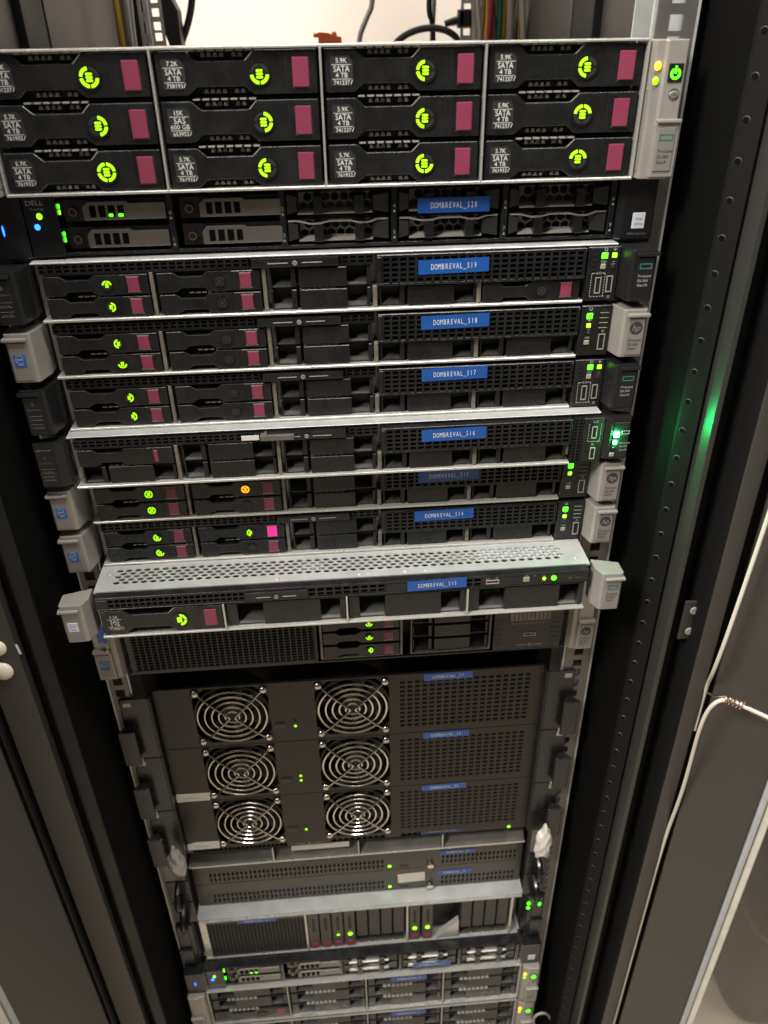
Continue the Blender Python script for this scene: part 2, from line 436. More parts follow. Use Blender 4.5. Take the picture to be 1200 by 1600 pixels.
def lff_blank(server, x, z, y, w_=104, h=25.5):
    k = (w_, h)
    b = obj('blank_cover', cached(('lblk', k), lambda: G().box(32, 82, -3.6, 12, .4, h-.4).box(.2, 9.5, -3.2, 12, .4, h-.4).box(w_-5, w_-.2, -3.2, 12, .4, h-.4).box(9.5, w_-5, -3.0, 12, h-2.2, h-.5).mesh('blank', 'black_plastic', bevel=.8, seg=3)), server, (x, y, z))
    obj('pocket', cached(('lpkt', k), lambda: G().box(.3, w_-.3, 14, 17, .3, h-.3).mesh('pocket', 'bay_black')), b)
    obj('sloped_lip', cached(('llip', k), lambda: G().prism([(13.5, 1.0), (13.5, 9.5), (-2.4, 1.6), (-2.4, .5)], 9.7, 31.8, 'x').mesh('lip', 'pocket_grey')), b)
    obj('sloped_lip', cached(('llip2', k), lambda: G().prism([(13.5, 1.0), (13.5, 11), (-2.4, 1.6), (-2.4, .5)], 82.2, w_-5.2, 'x').mesh('lip', 'pocket_grey')), b)
    return b

# ------------------------------------------------------------------ ears
def ear(server, side, style, h, yf, lines=None, plate=(6, 34), deep=22, sticker=None, logo=None, lip=True):
    """rack ear with its latch block; x runs outward from the chassis. side +1 right, -1 left"""
    s = side
    mats = {'silver': ('ear_silver', 'ear_plate', 'print_dark'), 'black': ('ear_black', 'ear_black', 'print_grey')}[style]
    def X(a): return s*a
    def block():
        g = G()
        pl = [(218.6, 10), (218.6, -4), (222.5, yf+1.2), (224.5, yf), (240.6, yf), (242.0, yf+2.2), (242.0, 0), (242.0, 3)]
        g.prism([(X(a), b) for a, b in pl], 4.2, h-2.0, 'z')
        if lip: g.box(X(225.5), X(243.0), yf-2.8, yf+3, plate[1]+1.2, plate[1]+3.6)
        return g.mesh('ear', mats[0], bevel=.7, seg=2)
    e = obj('ear', cached(('ear', side, style, h, yf, plate, lip), block), server)
    pz0, pz1 = plate
    obj('face_plate', cached(('eplate', side, style, yf, plate), lambda: G().box(X(226.8), X(240.0), yf-.9, yf+1, pz0, pz1).mesh('plate', mats[1], bevel=.35)), e)
    cx = X(233.4); y = yf-1.05
    if logo == 'round':
        r = 5.0; cz = pz1-7.6
        obj('logo_disc', cached(('ldisc', side, yf, cz), lambda: G().cyl((cx, cz), r, y-.1, y+.2, 24).mesh('disc', 'print_dark')), e)
        g = G(); text(g, 'hp', cx, cz-2.1, 4.6, y-.25, italic=.35, width=6.6)
        obj('logo_letters', g.mesh('letters', 'ear_silver'), e)
    if logo == 'rect':
        cz = pz1-6.4; g = G()
        g.box(cx-4.6, cx+4.6, y-.2, y+.2, cz+1.3, cz+2.1).box(cx-4.6, cx+4.6, y-.2, y+.2, cz-2.1, cz-1.3)
        g.box(cx-4.6, cx-3.8, y-.19, y+.2, cz-1.3, cz+1.3).box(cx+3.8, cx+4.6, y-.19, y+.2, cz-1.3, cz+1.3)
        obj('logo_frame', g.mesh('frame', 'teal'), e)
    if lines:
        g = G(); z = (pz1-18.2 if logo == 'round' else pz1-14.5)
        for t in lines: text(g, t, X(228.6) if s > 0 else X(238), z, 2.0, y-.1, align='l'); z -= 3.4
        obj('lettering', g.mesh('letters', mats[2]), e)
    if sticker:
        cz = (pz0+pz1)/2+1
        obj('sticker', cached(('stk', side, yf, sticker, cz), lambda: G().box(cx-4.2, cx+4.2, y-.15, y+.3, cz-4.8, cz+4.8).mesh('stk', sticker, bevel=.12)), e)
        g = G(); text(g, 'intel', cx, cz+.6, 1.7, y-.25, width=4.2); text(g, 'XEON', cx, cz-3.4, 1.1, y-.25, width=3.6)
        g.sector(cx, cz+1.2, 3.0, 3.15, y-.25, y-.1, 20, 330, 16)
        obj('sticker_print', g.mesh('print', 'print_white' if sticker == 'sticker_blue' else 'sticker_blue'), e)
    return e

def chassis(server, h, depth=620, x0=SX0, x1=SX1, y0=14, matn='galvanised'):
    return obj('chassis', cached(('ch', h, depth, x0, x1, y0, matn), lambda: G().box(x0, x1, y0, depth, .5, h-.4).mesh('chassis', matn, bevel=.5)), server)

def usb(server, x, z, y, vertical=True, tongue='sticker_blue', ww=5.2, hh=13):
    if not vertical: ww, hh = hh, ww
    def sh():
        g = G(); t = .7
        g.box(-ww/2, ww/2, -.6, 6, -hh/2, -hh/2+t).box(-ww/2, ww/2, -.6, 6, hh/2-t, hh/2).box(-ww/2, -ww/2+t, -.6, 6, -hh/2+t, hh/2-t).box(ww/2-t, ww/2, -.6, 6, -hh/2+t, hh/2-t)
        return g.mesh('usb', 'tab_grey')
    o = obj('usb_port', cached(('usb', ww, hh), sh), server, (x, y, z))
    obj('tongue', cached(('usbt', ww, hh, tongue), lambda: G().box(-ww/2+.8, -ww/2+2.4 if vertical else ww/2-.8, .2, 6, -hh/2+.9, hh/2-.9 if vertical else -hh/2+2.3).mesh('tongue', tongue)), o)
    return o
def led(server, x, z, y, matn, wx=3.0, hz=3.0, name='indicator_light', rnd=False):
    fn = (lambda: G().sphere((0, 0, 0), wx/2, 12, (1, .5, hz/wx)).mesh('led', matn, smooth=True)) if rnd else (lambda: G().box(-wx/2, wx/2, -.5, .6, -hz/2, hz/2).mesh('led', matn, bevel=.3))
    return obj(name, cached(('led', matn, wx, hz, rnd), fn), server, (x, y, z))

# ------------------------------------------------------------------ one-unit servers with small drives
def small_bay_server(label, zu, y, number, gen, cols, low, tape_x=91.5, tape_z=32.5, tape_tilt=-1.0, lid_y=26, kind='dl'):
    H = 43.8
    s = thing('rack_server', label, 'server', (0, y, zu*U), GROUP)
    chassis(s, H, y0=10)
    obj('bottom_edge', cached('be1', lambda: G().box(-215, 193, -6.6, 12, .2, 2.3).mesh('edge', 'silver_edge', bevel=.35)), s)
    obj('lid_edge', cached(('le1', kind), lambda: G().box(-216, 217, {'dl': 8, 's19': -3, 's16': 0}[kind], 12, 42.3, 43.5).mesh('lid', 'galvanised', bevel=.3)), s)
    obj('bay_cage', cached('cage1', lambda: G().box(-214, 194, 13.2, 16, 2.6, 42).mesh('cage', 'bay_black')), s)
    # vent strip over the drives
    def vent():
        g = G(); g.lattice(-211, -60, 35.8, 41.6, 26, 2, 4.0, 1.8, -3.5, 4); g.lattice(8, 32, 35.8, 41.6, 4, 2, 4.2, 1.8, -3.5, 4)
        g.box(-211, 32, -3.2, 6, 34.4, 35.7); return g.mesh('vent', 'black_plastic')
    obj('vent_strip', cached('vent1', vent), s)
    tab = obj('pull_tab', cached('ptab', lambda: G().box(-58, 6, -6.5, 4, 35.4, 41.8).mesh('tab', 'black_plastic', bevel=.7, seg=2)), s)
    def marks():
        g = G(); g.box(-46, -31, -6.75, -6.4, 38.2, 38.7).box(-21, -6, -6.75, -6.4, 38.2, 38.7)
        g.sector(-26, 38.4, 1.2, 1.7, -6.8, -6.4, 0, 360, 14); g.box(-26.3, -25.7, -6.8, -6.4, 37.6, 39.2)
        return g.mesh('marks', 'print_grey')
    obj('tab_print', cached('ptabm', marks), tab)
    for x in (-131.6, -49.6, 31.4):
        obj('bay_divider', cached('bdiv', lambda: G().box(-1.4, 1.4, -3.5, 12, 2.6, 34.3).mesh('div', 'divider_tan', bevel=.3)), s, (x, 0, 0)) if x < 0 else \
        obj('bay_divider', cached('bdiv2', lambda: G().box(-1.6, 1.6, -3.5, 12, 2.6, 18.3).mesh('div', 'divider_tan', bevel=.3)), s, (x+1.4, 0, 0))
    obj('bay_divider', cached('bdiv2', None), s, (112.4, 0, 0))
    # shelf dashes between the rows
    def dash():
        g = G()
        for x0 in (-209, -127.5, -45.5):
            for k in range(6): g.box(x0+22+k*4.6, x0+25.4+k*4.6, -1.8, 3, 17.6, 18.4)
        return g.mesh('dash', 'tab_grey')
    obj('shelf_teeth', cached('dash1', dash), s)
    for ci, x in enumerate((-209.3, -127.6, -45.6)):
        for ri, z in enumerate((18.9, 2.8)):
            c = cols[ci][ri]
            if c == 'x': sff_blank(s, x, z, 0)
            elif isinstance(c, tuple): sff_drive(s, x, z, 0, *c[0:1], **c[1])
            else: sff_drive(s, x, z, 0, c)
    for c, x in zip(low, (36.0, 115.2)):
        if c == 'x': sff_blank(s, x, 2.8, 0)
        else: sff_drive(s, x, 2.8, 0, c)
    # perforated block over the right-hand bays
    gb = obj('grille', cached('grl1', lambda: G().lattice(38, 190.6, 21.2, 40.4, 24, 5, 4.5, 2.45, -7.5, -3.2).mesh('grille', 'black_plastic')), s)
    obj('grille_frame', cached('grlf', lambda: G().box(34.2, 192.2, -7.2, 8, 40.5, 41.9).box(34.2, 192.2, -7.2, 8, 19.0, 21.1).box(34.2, 37.9, -7.3, 8, 21.1, 40.5).box(190.7, 192.2, -7.3, 8, 21.1, 40.5).mesh('frame', 'black_plastic', bevel=.4)), gb)
    obj('grille_backing', cached('grlb', lambda: G().box(37, 191, 3.5, 6, 20, 41).mesh('back', 'backing_grey')), gb)
    tape(s, number, tape_x, -7.7, tape_z, tilt=tape_tilt)
    return s
def module(s, gen):
    md = obj('port_module', cached('mod1', lambda: G().box(193.6, 218.3, -6, 8, 1.2, 42).mesh('mod', 'black_plastic', bevel=.5)), s)
    y = -6.1
    g = G()
    if gen == 10:
        led(s, 206.4, 35.6, y, 'led_green', 4.6, 4.4); led(s, 213.9, 35.7, y, 'led_lime', 3.6, 3.6)
        led(s, 206.0, 27.6, y, 'led_off', 4.0, 3.8, 'button'); led(s, 213.6, 27.8, y, 'seg_off', 3.4, 3.4, 'button')
        for k in range(4): obj('vent_slot', cached('vs10', lambda: G().box(-1.8, 1.8, -.35, 1, -.9, .9).mesh('slot', 'bay_black')), md, (199.0, y, 25.5+k*3.6))
        usb(s, 203.6, 13.4, y, True, 'bay_black', 4.6, 12.5); usb(s, 212.4, 14.2, y, True, 'bay_black', 4.8, 12.5)
        for k in range(9):
            if k < 5: g.box(198.6+k*2.4, 199.9+k*2.4, y-.15, y+.1, 4.6, 5.0)
            g.box(197.9, 198.3, y-.15, y+.1, 5.0+k*2.0, 6.1+k*2.0).box(208.3, 208.7, y-.15, y+.1, 5.0+k*2.0, 6.1+k*2.0)
        g.box(198.2, 200.6, y-.15, y+.1, 22.4, 22.8).box(206.2, 208.5, y-.15, y+.1, 22.4, 22.8)
        text(g, 'iLO', 203.5, 21.8, 1.9, y-.15); text(g, 'UID', 206, 30.4, 1.7, y-.15); text(g, 'SS', 213, 3.4, 1.9, y-.15)
        g.sector(207, 40.2, .9, 1.3, y-.15, y+.1, 110, 430, 10).box(213.6, 214.1, y-.15, y+.1, 38.9, 41.1).box(212.6, 215.1, y-.15, y+.1, 39.8, 40.2)
        text(g, 'w', 213.8, 30.4, 1.6, y-.15)
    else:
        led(s, 200.6, 33.8, y, 'led_green', 4.6, 4.6); led(s, 200.6, 26.2, y, 'led_lime', 3.4, 3.4)
        led(s, 201.0, 20.0, y, 'seg_off', 2.2, 2.2); led(s, 200.4, 12.4, y, 'led_off', 4.2, 3.6, 'button')
        for k in range(4): obj('vent_slot', cached('vs9', lambda: G().box(-2.6, 2.6, -.35, 1, -1.1, 1.1).mesh('slot', 'bay_black')), md, (212.2, y, 26.2+k*4.0))
        obj('slot_ribs', cached('vsr', lambda: G().box(208.8, 215.6, -6.5, -6, 23.9, 24.4).box(208.8, 215.6, -6.5, -6, 27.9, 28.4).box(208.8, 215.6, -6.5, -6, 31.9, 32.4).box(208.8, 215.6, -6.5, -6, 35.9, 36.4).mesh('ribs', 'led_off')), md)
        usb(s, 212.2, 12.6, y, True, 'sticker_blue', 5.4, 13)
        g.sector(201, 39.6, 1.0, 1.4, y-.15, y+.1, 110, 430, 10).box(200.8, 201.2, y-.15, y+.1, 29.4, 31.2).box(199.6, 202.2, y-.15, y+.1, 30.1, 30.5)
        text(g, 'UID', 200.6, 15.6, 1.6, y-.15); text(g, 'SS', 212.6, 20.6, 1.8, y-.15); text(g, 'w', 201, 22.4, 1.5, y-.15)
    obj('module_print', g.mesh('print', 'print_grey'), md)
def black_left_print(e, yf, top):
    g = G(); x = -238
    text(g, 'SmartDrive', -233.2, top-11, 1.5, yf-1.15); text(g, '8', -233.2, top-7, 2.6, yf-1.15)
    for k in range(4): g.box(-238.4, -228.2, yf-1.15, yf-.9, top-16-k*3.4, top-15.75-k*3.4)
    text(g, '1 2 3 4', -233.2, top-19, 1.7, yf-1.15); text(g, '5 6 7 8', -233.2, top-25.8, 1.7, yf-1.15)
    obj('bay_chart', g.mesh('chart', 'print_dim'), e)
def gen_server(zu, y, number, gen, cols, low, label, **k):
    s = small_bay_server(label, zu, y, number, gen, cols, low, **k)
    module(s, gen)
    if gen == 10:
        e = ear(s, 1, 'black', 44, -20, ('ProLiant', 'DL360', 'Gen10'), logo='rect', plate=(5.5, 37))
        e2 = ear(s, -1, 'black', 44, -20, plate=(5.5, 37)); black_left_print(e2, -20, 37)
    else:
        ear(s, 1, 'silver', 44, -20, ('ProLiant', 'DL360', 'Gen9'), logo='round', plate=(6, 35.5))
        ear(s, -1, 'silver', 44, -20, sticker='sticker_blue', plate=(6, 35.5))
    return s

# ================================================================== THE SETTING
def struct(name, me, loc=(0, 0, 0)):
    o = obj(name, me); o.location = tuple(c*.001 for c in loc); o['kind'] = 'structure'; return o
struct('floor', G().box(-4000, 4000, -4000, 4000, -20, 0).mesh('floor', 'floor_vinyl'))
struct('wall', G().box(-2500, 2500, 1700, 1800, 0, 3000).mesh('wall', 'wall_paint'))

# ------------------------------------------------------------------ cabinet
ZB, ZT = -1450+60, 740
cab = thing('server_cabinet', 'tall black steel equipment cabinet holding the stacked servers, both doors swung open', 'cabinet', (0, 0, 0))
def rail_face(g, xa, xb, y, z0, z1):
    """mounting rail front: strip with a column of square holes, three to each unit"""
    c = (xa+xb)/2; hw = 4.75
    g.box(xa, c-hw, y, y+2, z0, z1).box(c+hw, xb, y, y+2, z0, z1)
    n0 = math.floor(z0/U); z = z0
    k = n0
    while k*U < z1:
        for d in (6.35, 22.23, 38.1):
            hz = k*U+d
            if hz-4.75 > z0 and hz+4.75 < z1:
                g.box(c-hw, c+hw, y+.02, y+1.98, z, hz-4.75); z = hz+4.75
        k += 1
    g.box(c-hw, c+hw, y+.02, y+1.98, z, z1)
for s in (-1, 1):
    xo = 254 if s > 0 else 245
    g = G(); rail_face(g, min(s*227, s*xo), max(s*227, s*xo), 11, ZB+40, ZT-30)
    r_ = obj('mounting_rail', g.mesh('rail', 'rail_steel'), cab)
    obj('rail_flange', G().box(s*(xo+.1), s*(xo+2), 11, 58, ZB+40, ZT-30).box(s*225, s*227, 13.1, 16, ZB+40, ZT-30).box(s*227.1, s*xo, 56, 58, ZB+40, ZT-30).mesh('flange', 'galvanised'), r_)  # pale colour stands in for a lit flange seen through the holes
    g = G(); rail_face(g, min(s*206, s*224), max(s*206, s*224), 700, ZB+40, ZT-30)
    r2_ = obj('mounting_rail', g.mesh('rail', 'galvanised'), cab)
    g = G(); z = ZB+40
    g.box(s*224.1, s*226, 690, 699.5, ZB+40, ZT-30)
    while z < ZT-30:
        g.box(s*226.1, s*232, 688, 690, z, z+12); z += 25
    g.box(s*232, s*236, 687, 689.9, ZB+40, ZT-30)
    obj('slotted_flange', g.mesh('flange', 'galvanised'), r2_)
    obj('shade_strip', G().box(s*(xo+2.2), s*284, 26, 30, ZB+2, ZT-2).mesh('fs', 'shade_black'), cab)  # near-black strip added so the gap beside the rail reads as shade
    obj('rear_post', G().box(s*262, s*296, 880, 915, ZB, ZT).mesh('post', 'cabinet_black', bevel=1), cab)
    mp = obj('middle_post', G().box(s*288, s*297, 350, 425, ZB, ZT).mesh('post', 'cabinet_black', bevel=1), cab)
    obj('post_edge', G().box(s*287, s*297, 428, 440, ZB, ZT).mesh('edge', 'cabinet_inner', bevel=.6), cab)
obj('side_panel', G().box(-308, -297.2, -30, 915, ZB, ZT).mesh('panel', 'cabinet_inner'), cab)
obj('side_panel', G().box(297.2, 331, -30, 915, ZB, ZT).mesh('panel', 'cabinet_inner'), cab)
obj('roof_panel', G().box(-308, 331, -80, 240, ZT, ZT+25).mesh('roof', 'cabinet_paint', bevel=1), cab)  # unseen roof, raised and cut short so lamplight reaches the rear
obj('base_panel', G().box(-308, 331, -80, 915, ZB-60, ZB).mesh('base', 'cabinet_black', bevel=1), cab)
# front corner posts (plan outlines, extruded over the full height)
def post(name, pl, matn, bev=1.0, parent=cab):
    return obj(name, G().prism(pl, ZB+.5, ZT-.5, 'z').mesh(name, matn, bevel=bev, seg=3, smooth=True), parent)
post('post_flank', [(264, 60), (265, -14), (271.6, -39), (274, -39), (274, 60)], 'shade_black', .3)  # inner flank of the post, its shade painted in as near-black
pr_ = post('front_post', [(274.2, 60), (271.8, -39.6), (273, -42), (279, -47), (283.4, -52), (285, -49), (285, 60)], 'post_black', 1.4)
def punched(parent, x, y, nx, ny, za, zb, step=25):
    ln = math.hypot(nx, ny); nx /= ln; ny /= ln
    def one(fn, r):
        g = G()
        z = za
        while z < zb:
            V = []
            n = 10
            for d in fn:
                for i in range(n):
                    a = 2*math.pi*i/n; u_, v_ = d[0]*math.cos(a), d[0]*math.sin(a)
                    V.append((x-ny*u_+nx*d[1], y+nx*u_+ny*d[1], z+v_))
            F = [(i, (i+1) % n, n+(i+1) % n, n+i) for i in range(n)]
            if r: F.append(tuple(range(n, 2*n)))
            g.add(V, F); z += step
        return g
    a = obj('punched_holes', one(((2.3, .35), (2.2, .3)), True).mesh('holes', 'shade_black'), parent); a['kind'] = 'stuff'
    b = obj('hole_rims', one(((2.9, .05), (2.4, .5)), False).mesh('rims', 'pocket_grey'), parent); b['kind'] = 'stuff'
zph = at(1191, 120, -46).z
punched(pr_, 275.6, -44.0, -.66, -.75, zph-25*52, zph+25*16)
post('post_web', [(286.4, -50), (289.4, -63.5), (294, -63.5), (294, -20), (286.4, -20)], 'cabinet_gloss', .5)
post('post_recess', [(294.2, -40), (313, -40), (313, -31), (294.2, -31)], 'cabinet_black', .3)
post('flange_side', [(312.6, -31), (312.6, -71), (315.2, -78.6), (315.4, -31)], 'post_black', .4)  # shaded flank of the flange, painted black
post('front_flange', [(315.6, -31), (315.6, -79.6), (316.4, -80), (331, -80), (331, -31)], 'cabinet_paint', .8)
pl_ = post('front_post', [(-285, 60), (-285, -49), (-277, -54), (-273, -52.5), (-266, -46.5), (-266, 60)], 'cabinet_black', 1.4)
post('post_flank', [(-265.8, 60), (-265.8, -45.5), (-263, -43), (-255, -14), (-254, 60)], 'shade_black', .3)  # left inner flank, coloured near-black to carry the shade
post('front_flange', [(-305, -31), (-305, -80), (-275.3, -80), (-277, -74), (-286, -74), (-286, -31)], 'cabinet_paint', 1.0)
post('hinge_channel', [(-334, -30), (-334, -70), (-320, -80), (-312, -83), (-309, -70), (-305.3, -64), (-305.3, -30)], 'cabinet_black', 1.0)
post('hinge_channel', [(331.3, -30), (331.3, -70), (352, -70), (352, -30)], 'cabinet_black', 1.0)
# hinge bracket on the right post
c = at(1085, 966, -60)
hb = obj('hinge_bracket', G().prism([(-13, -22), (11, -22), (13, -19), (13, 15), (8, 21), (-13, 22)], -3, 0).mesh('bracket', 'cabinet_gloss', bevel=1.0, seg=2), cab, (c.x, -60, c.z))
for dz in (12, -12): obj('rivet', cached('rivet', lambda: G().cyl((0, 0), 4.0, -1.4, 0, 16).mesh('rivet', 'tab_grey', bevel=.4, smooth=True)), hb, (-4, -3, dz))
obj('hinge_knuckle', G().box(11.5, 16, -14, 0, -18, 19).mesh('knuckle', 'cabinet_gloss', bevel=1, seg=2), hb)
obj('pale_edge', G().box(14.0, 16.3, -14.3, -11, -9, -2).mesh('pale_strip', 'galvanised', bevel=.4), hb)  # pale metal piece on the knuckle edge
# small clip bracket inside the right post
c = at(1008, 850, -8)
cb = obj('clip_bracket', G().prism([(-10, 14), (6, 20), (9, 4), (0, 0), (7, -14), (-8, -6)], -2, 1).mesh('clip', 'cabinet_gloss', bevel=.5), cab, (c.x-4, -8, c.z))
# cream bumpers on the left flange
for px, py, r_ in ((-6, 1014, 8), (3, 1050, 9.2)):
    c = at(px, py, -82)
    obj('bumper', cached(('bump', r_), lambda r_=r_: G().sphere((0, 0, 0), r_, 16, (1, .42, 1)).mesh('bumper', 'cream_plastic', smooth=True)), cab, (c.x, -81, c.z))
c = at(27, 1017, -82)
obj('paint_chip', G().prism([(-1, 5), (.6, 5), (1.6, -5), (-.2, -5)], -.3, .4).mesh('chip', 'sticker_white'), cab, (c.x, -80.2, c.z))
# doors: local x runs from the hinge along the leaf, local -y is the inner face
def door(name, hx, hy, ang, mirror, stile, W=302, gask=15):
    m_ = -1 if mirror else 1
    def bx(g, a, b, y0, y1, z0, z1): g.box(m_*a, m_*b, y0, y1, z0, z1)
    z0, z1 = ZB+6, ZT-4
    g = G(); bx(g, 0, stile, 0, 22, z0, z1); bx(g, W-stile, W, 0, 22, z0, z1); bx(g, stile, W-stile, .2, 21.8, z1-70, z1); bx(g, stile, W-stile, .2, 21.8, z0, z0+70)
    d = obj(name, g.mesh(name, 'cabinet_paint', bevel=1.5, seg=2), cab, (hx, hy, 0), (0, 0, ang))
    g = G(); bx(g, stile, W-stile, 9, 13, z0+70, z1-70); obj('glass_pane', g.mesh('glass', 'smoked_glass'), d)
    g = G()
    bx(g, stile+.2, stile+gask*.42, -3, 8.8, z0+70.2, z1-70.2); bx(g, W-stile-gask*.42, W-stile-.2, -3, 8.8, z0+70.2, z1-70.2)
    gk = obj('gasket_strip', g.mesh('gasket', 'gasket_grey', bevel=2, seg=2, smooth=True), d)
    g = G(); bx(g, stile+gask*.42, stile+gask, 1, 8.8, z0+70.2, z1-70.2); bx(g, W-stile-gask, W-stile-gask*.42, 1, 8.8, z0+70.2, z1-70.2)
    obj('foam_strip', g.mesh('foam', 'gasket', bevel=1), d)
    return d
door('cabinet_door', 336, -86, R(-30), False, 67)
door('cabinet_door', -313, -88, R(60), True, 85)

# ================================================================== SERVERS
# ---- top: two-unit server with twelve large drives
def two_unit_lff(label, zu, y, cells, ears, tape_no=None, tape_xz=None):
    s = thing('rack_server', label, 'server', (0, y, zu*U), GROUP)
    chassis(s, 74, y0=16)
    obj('front_frame', cached('fr2', lambda: G().box(-218, 218, -8, 14, 0.2, 2.0).box(-218, 218, -8, 14, 85.6, 87).box(-218.4, -216.9, -7.8, 14, 2.0, 85.6).box(216.6, 218.4, -7.8, 14, 2.0, 85.6).mesh('frame', 'silver_edge', bevel=.3)), s)
    for k in (1, 2, 3): obj('bay_divider', cached('div2u', lambda: G().box(-.75, .75, -8.2, 14, 2.1, 85.5).mesh('div', 'silver_edge', bevel=.25)), s, (SX0+108.75*k, 0, 0))
    obj('bay_cage', cached('cage2', lambda: G().box(-216, 216, 14.5, 15.5, 2, 85).mesh('cage', 'bay_black')), s)
    def shelf():
        g = G()
        for k in range(4):
            for z in (28.4, 56.9):
                x0 = SX0+108.75*k+3
                g.box(x0, x0+102, -1, 12, z, z+.5)
        return g.mesh('shelf', 'bay_black')
    sh = obj('bay_shelf', cached('shelf2', shelf), s)
    def teeth():
        g = G()
        for k in range(4):
            for z in (28.3, 56.8, 84.9):
                for i in range(7): x0 = SX0+108.75*k+24+i*6.1; g.box(x0, x0+4.4, -5.5, 0, z-.4, z+.5)
        return g.mesh('teeth', 'tab_grey')
    obj('shelf_teeth', cached('teeth2', teeth), sh)
    for ci in range(4):
        for ri in range(3):
            x = SX0+108.75*ci+2.6; z = 58.9-28.35*ri
            c = cells[ri][ci]
            if c == 'x': lff_blank(s, x, z, 0)
            else: lff_drive(s, x, z, 0, c[0], c[1])
    return s
A = ('5.9K', 'SATA', '4 TB', '741237'); B = ('5.7K', 'SATA', '4 TB', '761932')
C_ = ('7.2K', 'SATA', '4 TB', '738193'); D_ = ('15K', 'SAS', '600 GB', '653952')
s = two_unit_lff('two-unit server with twelve large drives at the very top of the stack', 0, 0,
    [[('lb', A), ('b', C_), ('l', A), ('l', A)], [('r', B), ('r', D_), ('l', A), ('t', A)], [('a', B), ('l', B), ('lb', B), ('t', B)]], None)
def two_unit_ear(s, side, y=-14, lights=True, lines=('ProLiant', 'DL380', 'Gen9')):
    X = lambda a: side*a
    def body():
        g = G()
        g.prism([(X(218.8), 10), (X(218.8), -3), (X(221.0), -12), (X(227), -12.4), (X(228.4), y), (X(241.6), y), (X(243), y+2), (X(243), 9)], 1, 86.2, 'z')
        g.box(X(227.2), X(244), y-4, y+3, 37.2, 39.4); g.box(X(226.6), X(243.6), y-2.2, y+3, 2.5, 37.1)
        return g.mesh('ear', 'ear_silver', bevel=.7, seg=2)
    e = obj('ear', cached(('ear2u', side), body), s)
    obj('face_plate', G().box(X(228.6), X(241.2), y-2.9, y, 6.5, 34.5).mesh('plate', 'ear_plate', bevel=.4), e)
    obj('recess_groove', G().box(X(219.3), X(220.9), -9.5, -2, 6, 58).mesh('groove', 'ear_plate', bevel=.3), e)
    if side > 0 and lights:
        led(e, 223.2, 71.2, -12.9, 'led_amber', 4.6, 5.4, rnd=True); led(e, 223.0, 62.4, -12.9, 'lime', 4.4, 5.2, rnd=True)
        b = obj('power_button', G().box(230.4, 240.2, y-.7, y+.4, 61.6, 72.6).mesh('btn', 'disc_black', bevel=.6, seg=2), e)
        g = G(); g.sector(235.2, 66.6, 2.0, 3.5, y-1.1, y-.6, 120, 420, 18); g.box(234.6, 235.8, y-1.15, y-.6, 66.6, 71.2)
        obj('power_symbol', g.mesh('sym', 'led_green'), b)
        u_ = obj('locate_button', G().cyl((0, 0), 2.7, -.6, .3, 18).mesh('btn', 'ear_plate', bevel=.3, smooth=True), e, (236.6, y, 54.2)); u_.scale = (1.25, 1, .8)
        g = G(); text(g, 'UID', 236.6, 53.5, 1.5, y-.75); g.sector(236.6, 54.2, 3.3, 3.6, y-.3, y+.1, 0, 360, 18); obj('button_print', g.mesh('p', 'print_dark'), e)
    if side > 0:
        g = G(); cz = 28.2; cx = 235; yy = y-3.05
        g.box(cx-4.8, cx+4.8, yy, yy+.2, cz+1.4, cz+2.1).box(cx-4.8, cx+4.8, yy, yy+.2, cz-2.1, cz-1.4).box(cx-4.8, cx-4.1, yy, yy+.2, cz-1.4, cz+1.4).box(cx+4.1, cx+4.8, yy, yy+.2, cz-1.4, cz+1.4)
        obj('logo_frame', g.mesh('frame', 'teal'), e)
        g = G()
        for i, t in enumerate(lines): text(g, t, 230.4, 18.6-i*3.6, 2.1, yy, align='l')
        obj('lettering', g.mesh('let', 'print_dark'), e)
    return e
two_unit_ear(s, 1); two_unit_ear(s, -1)

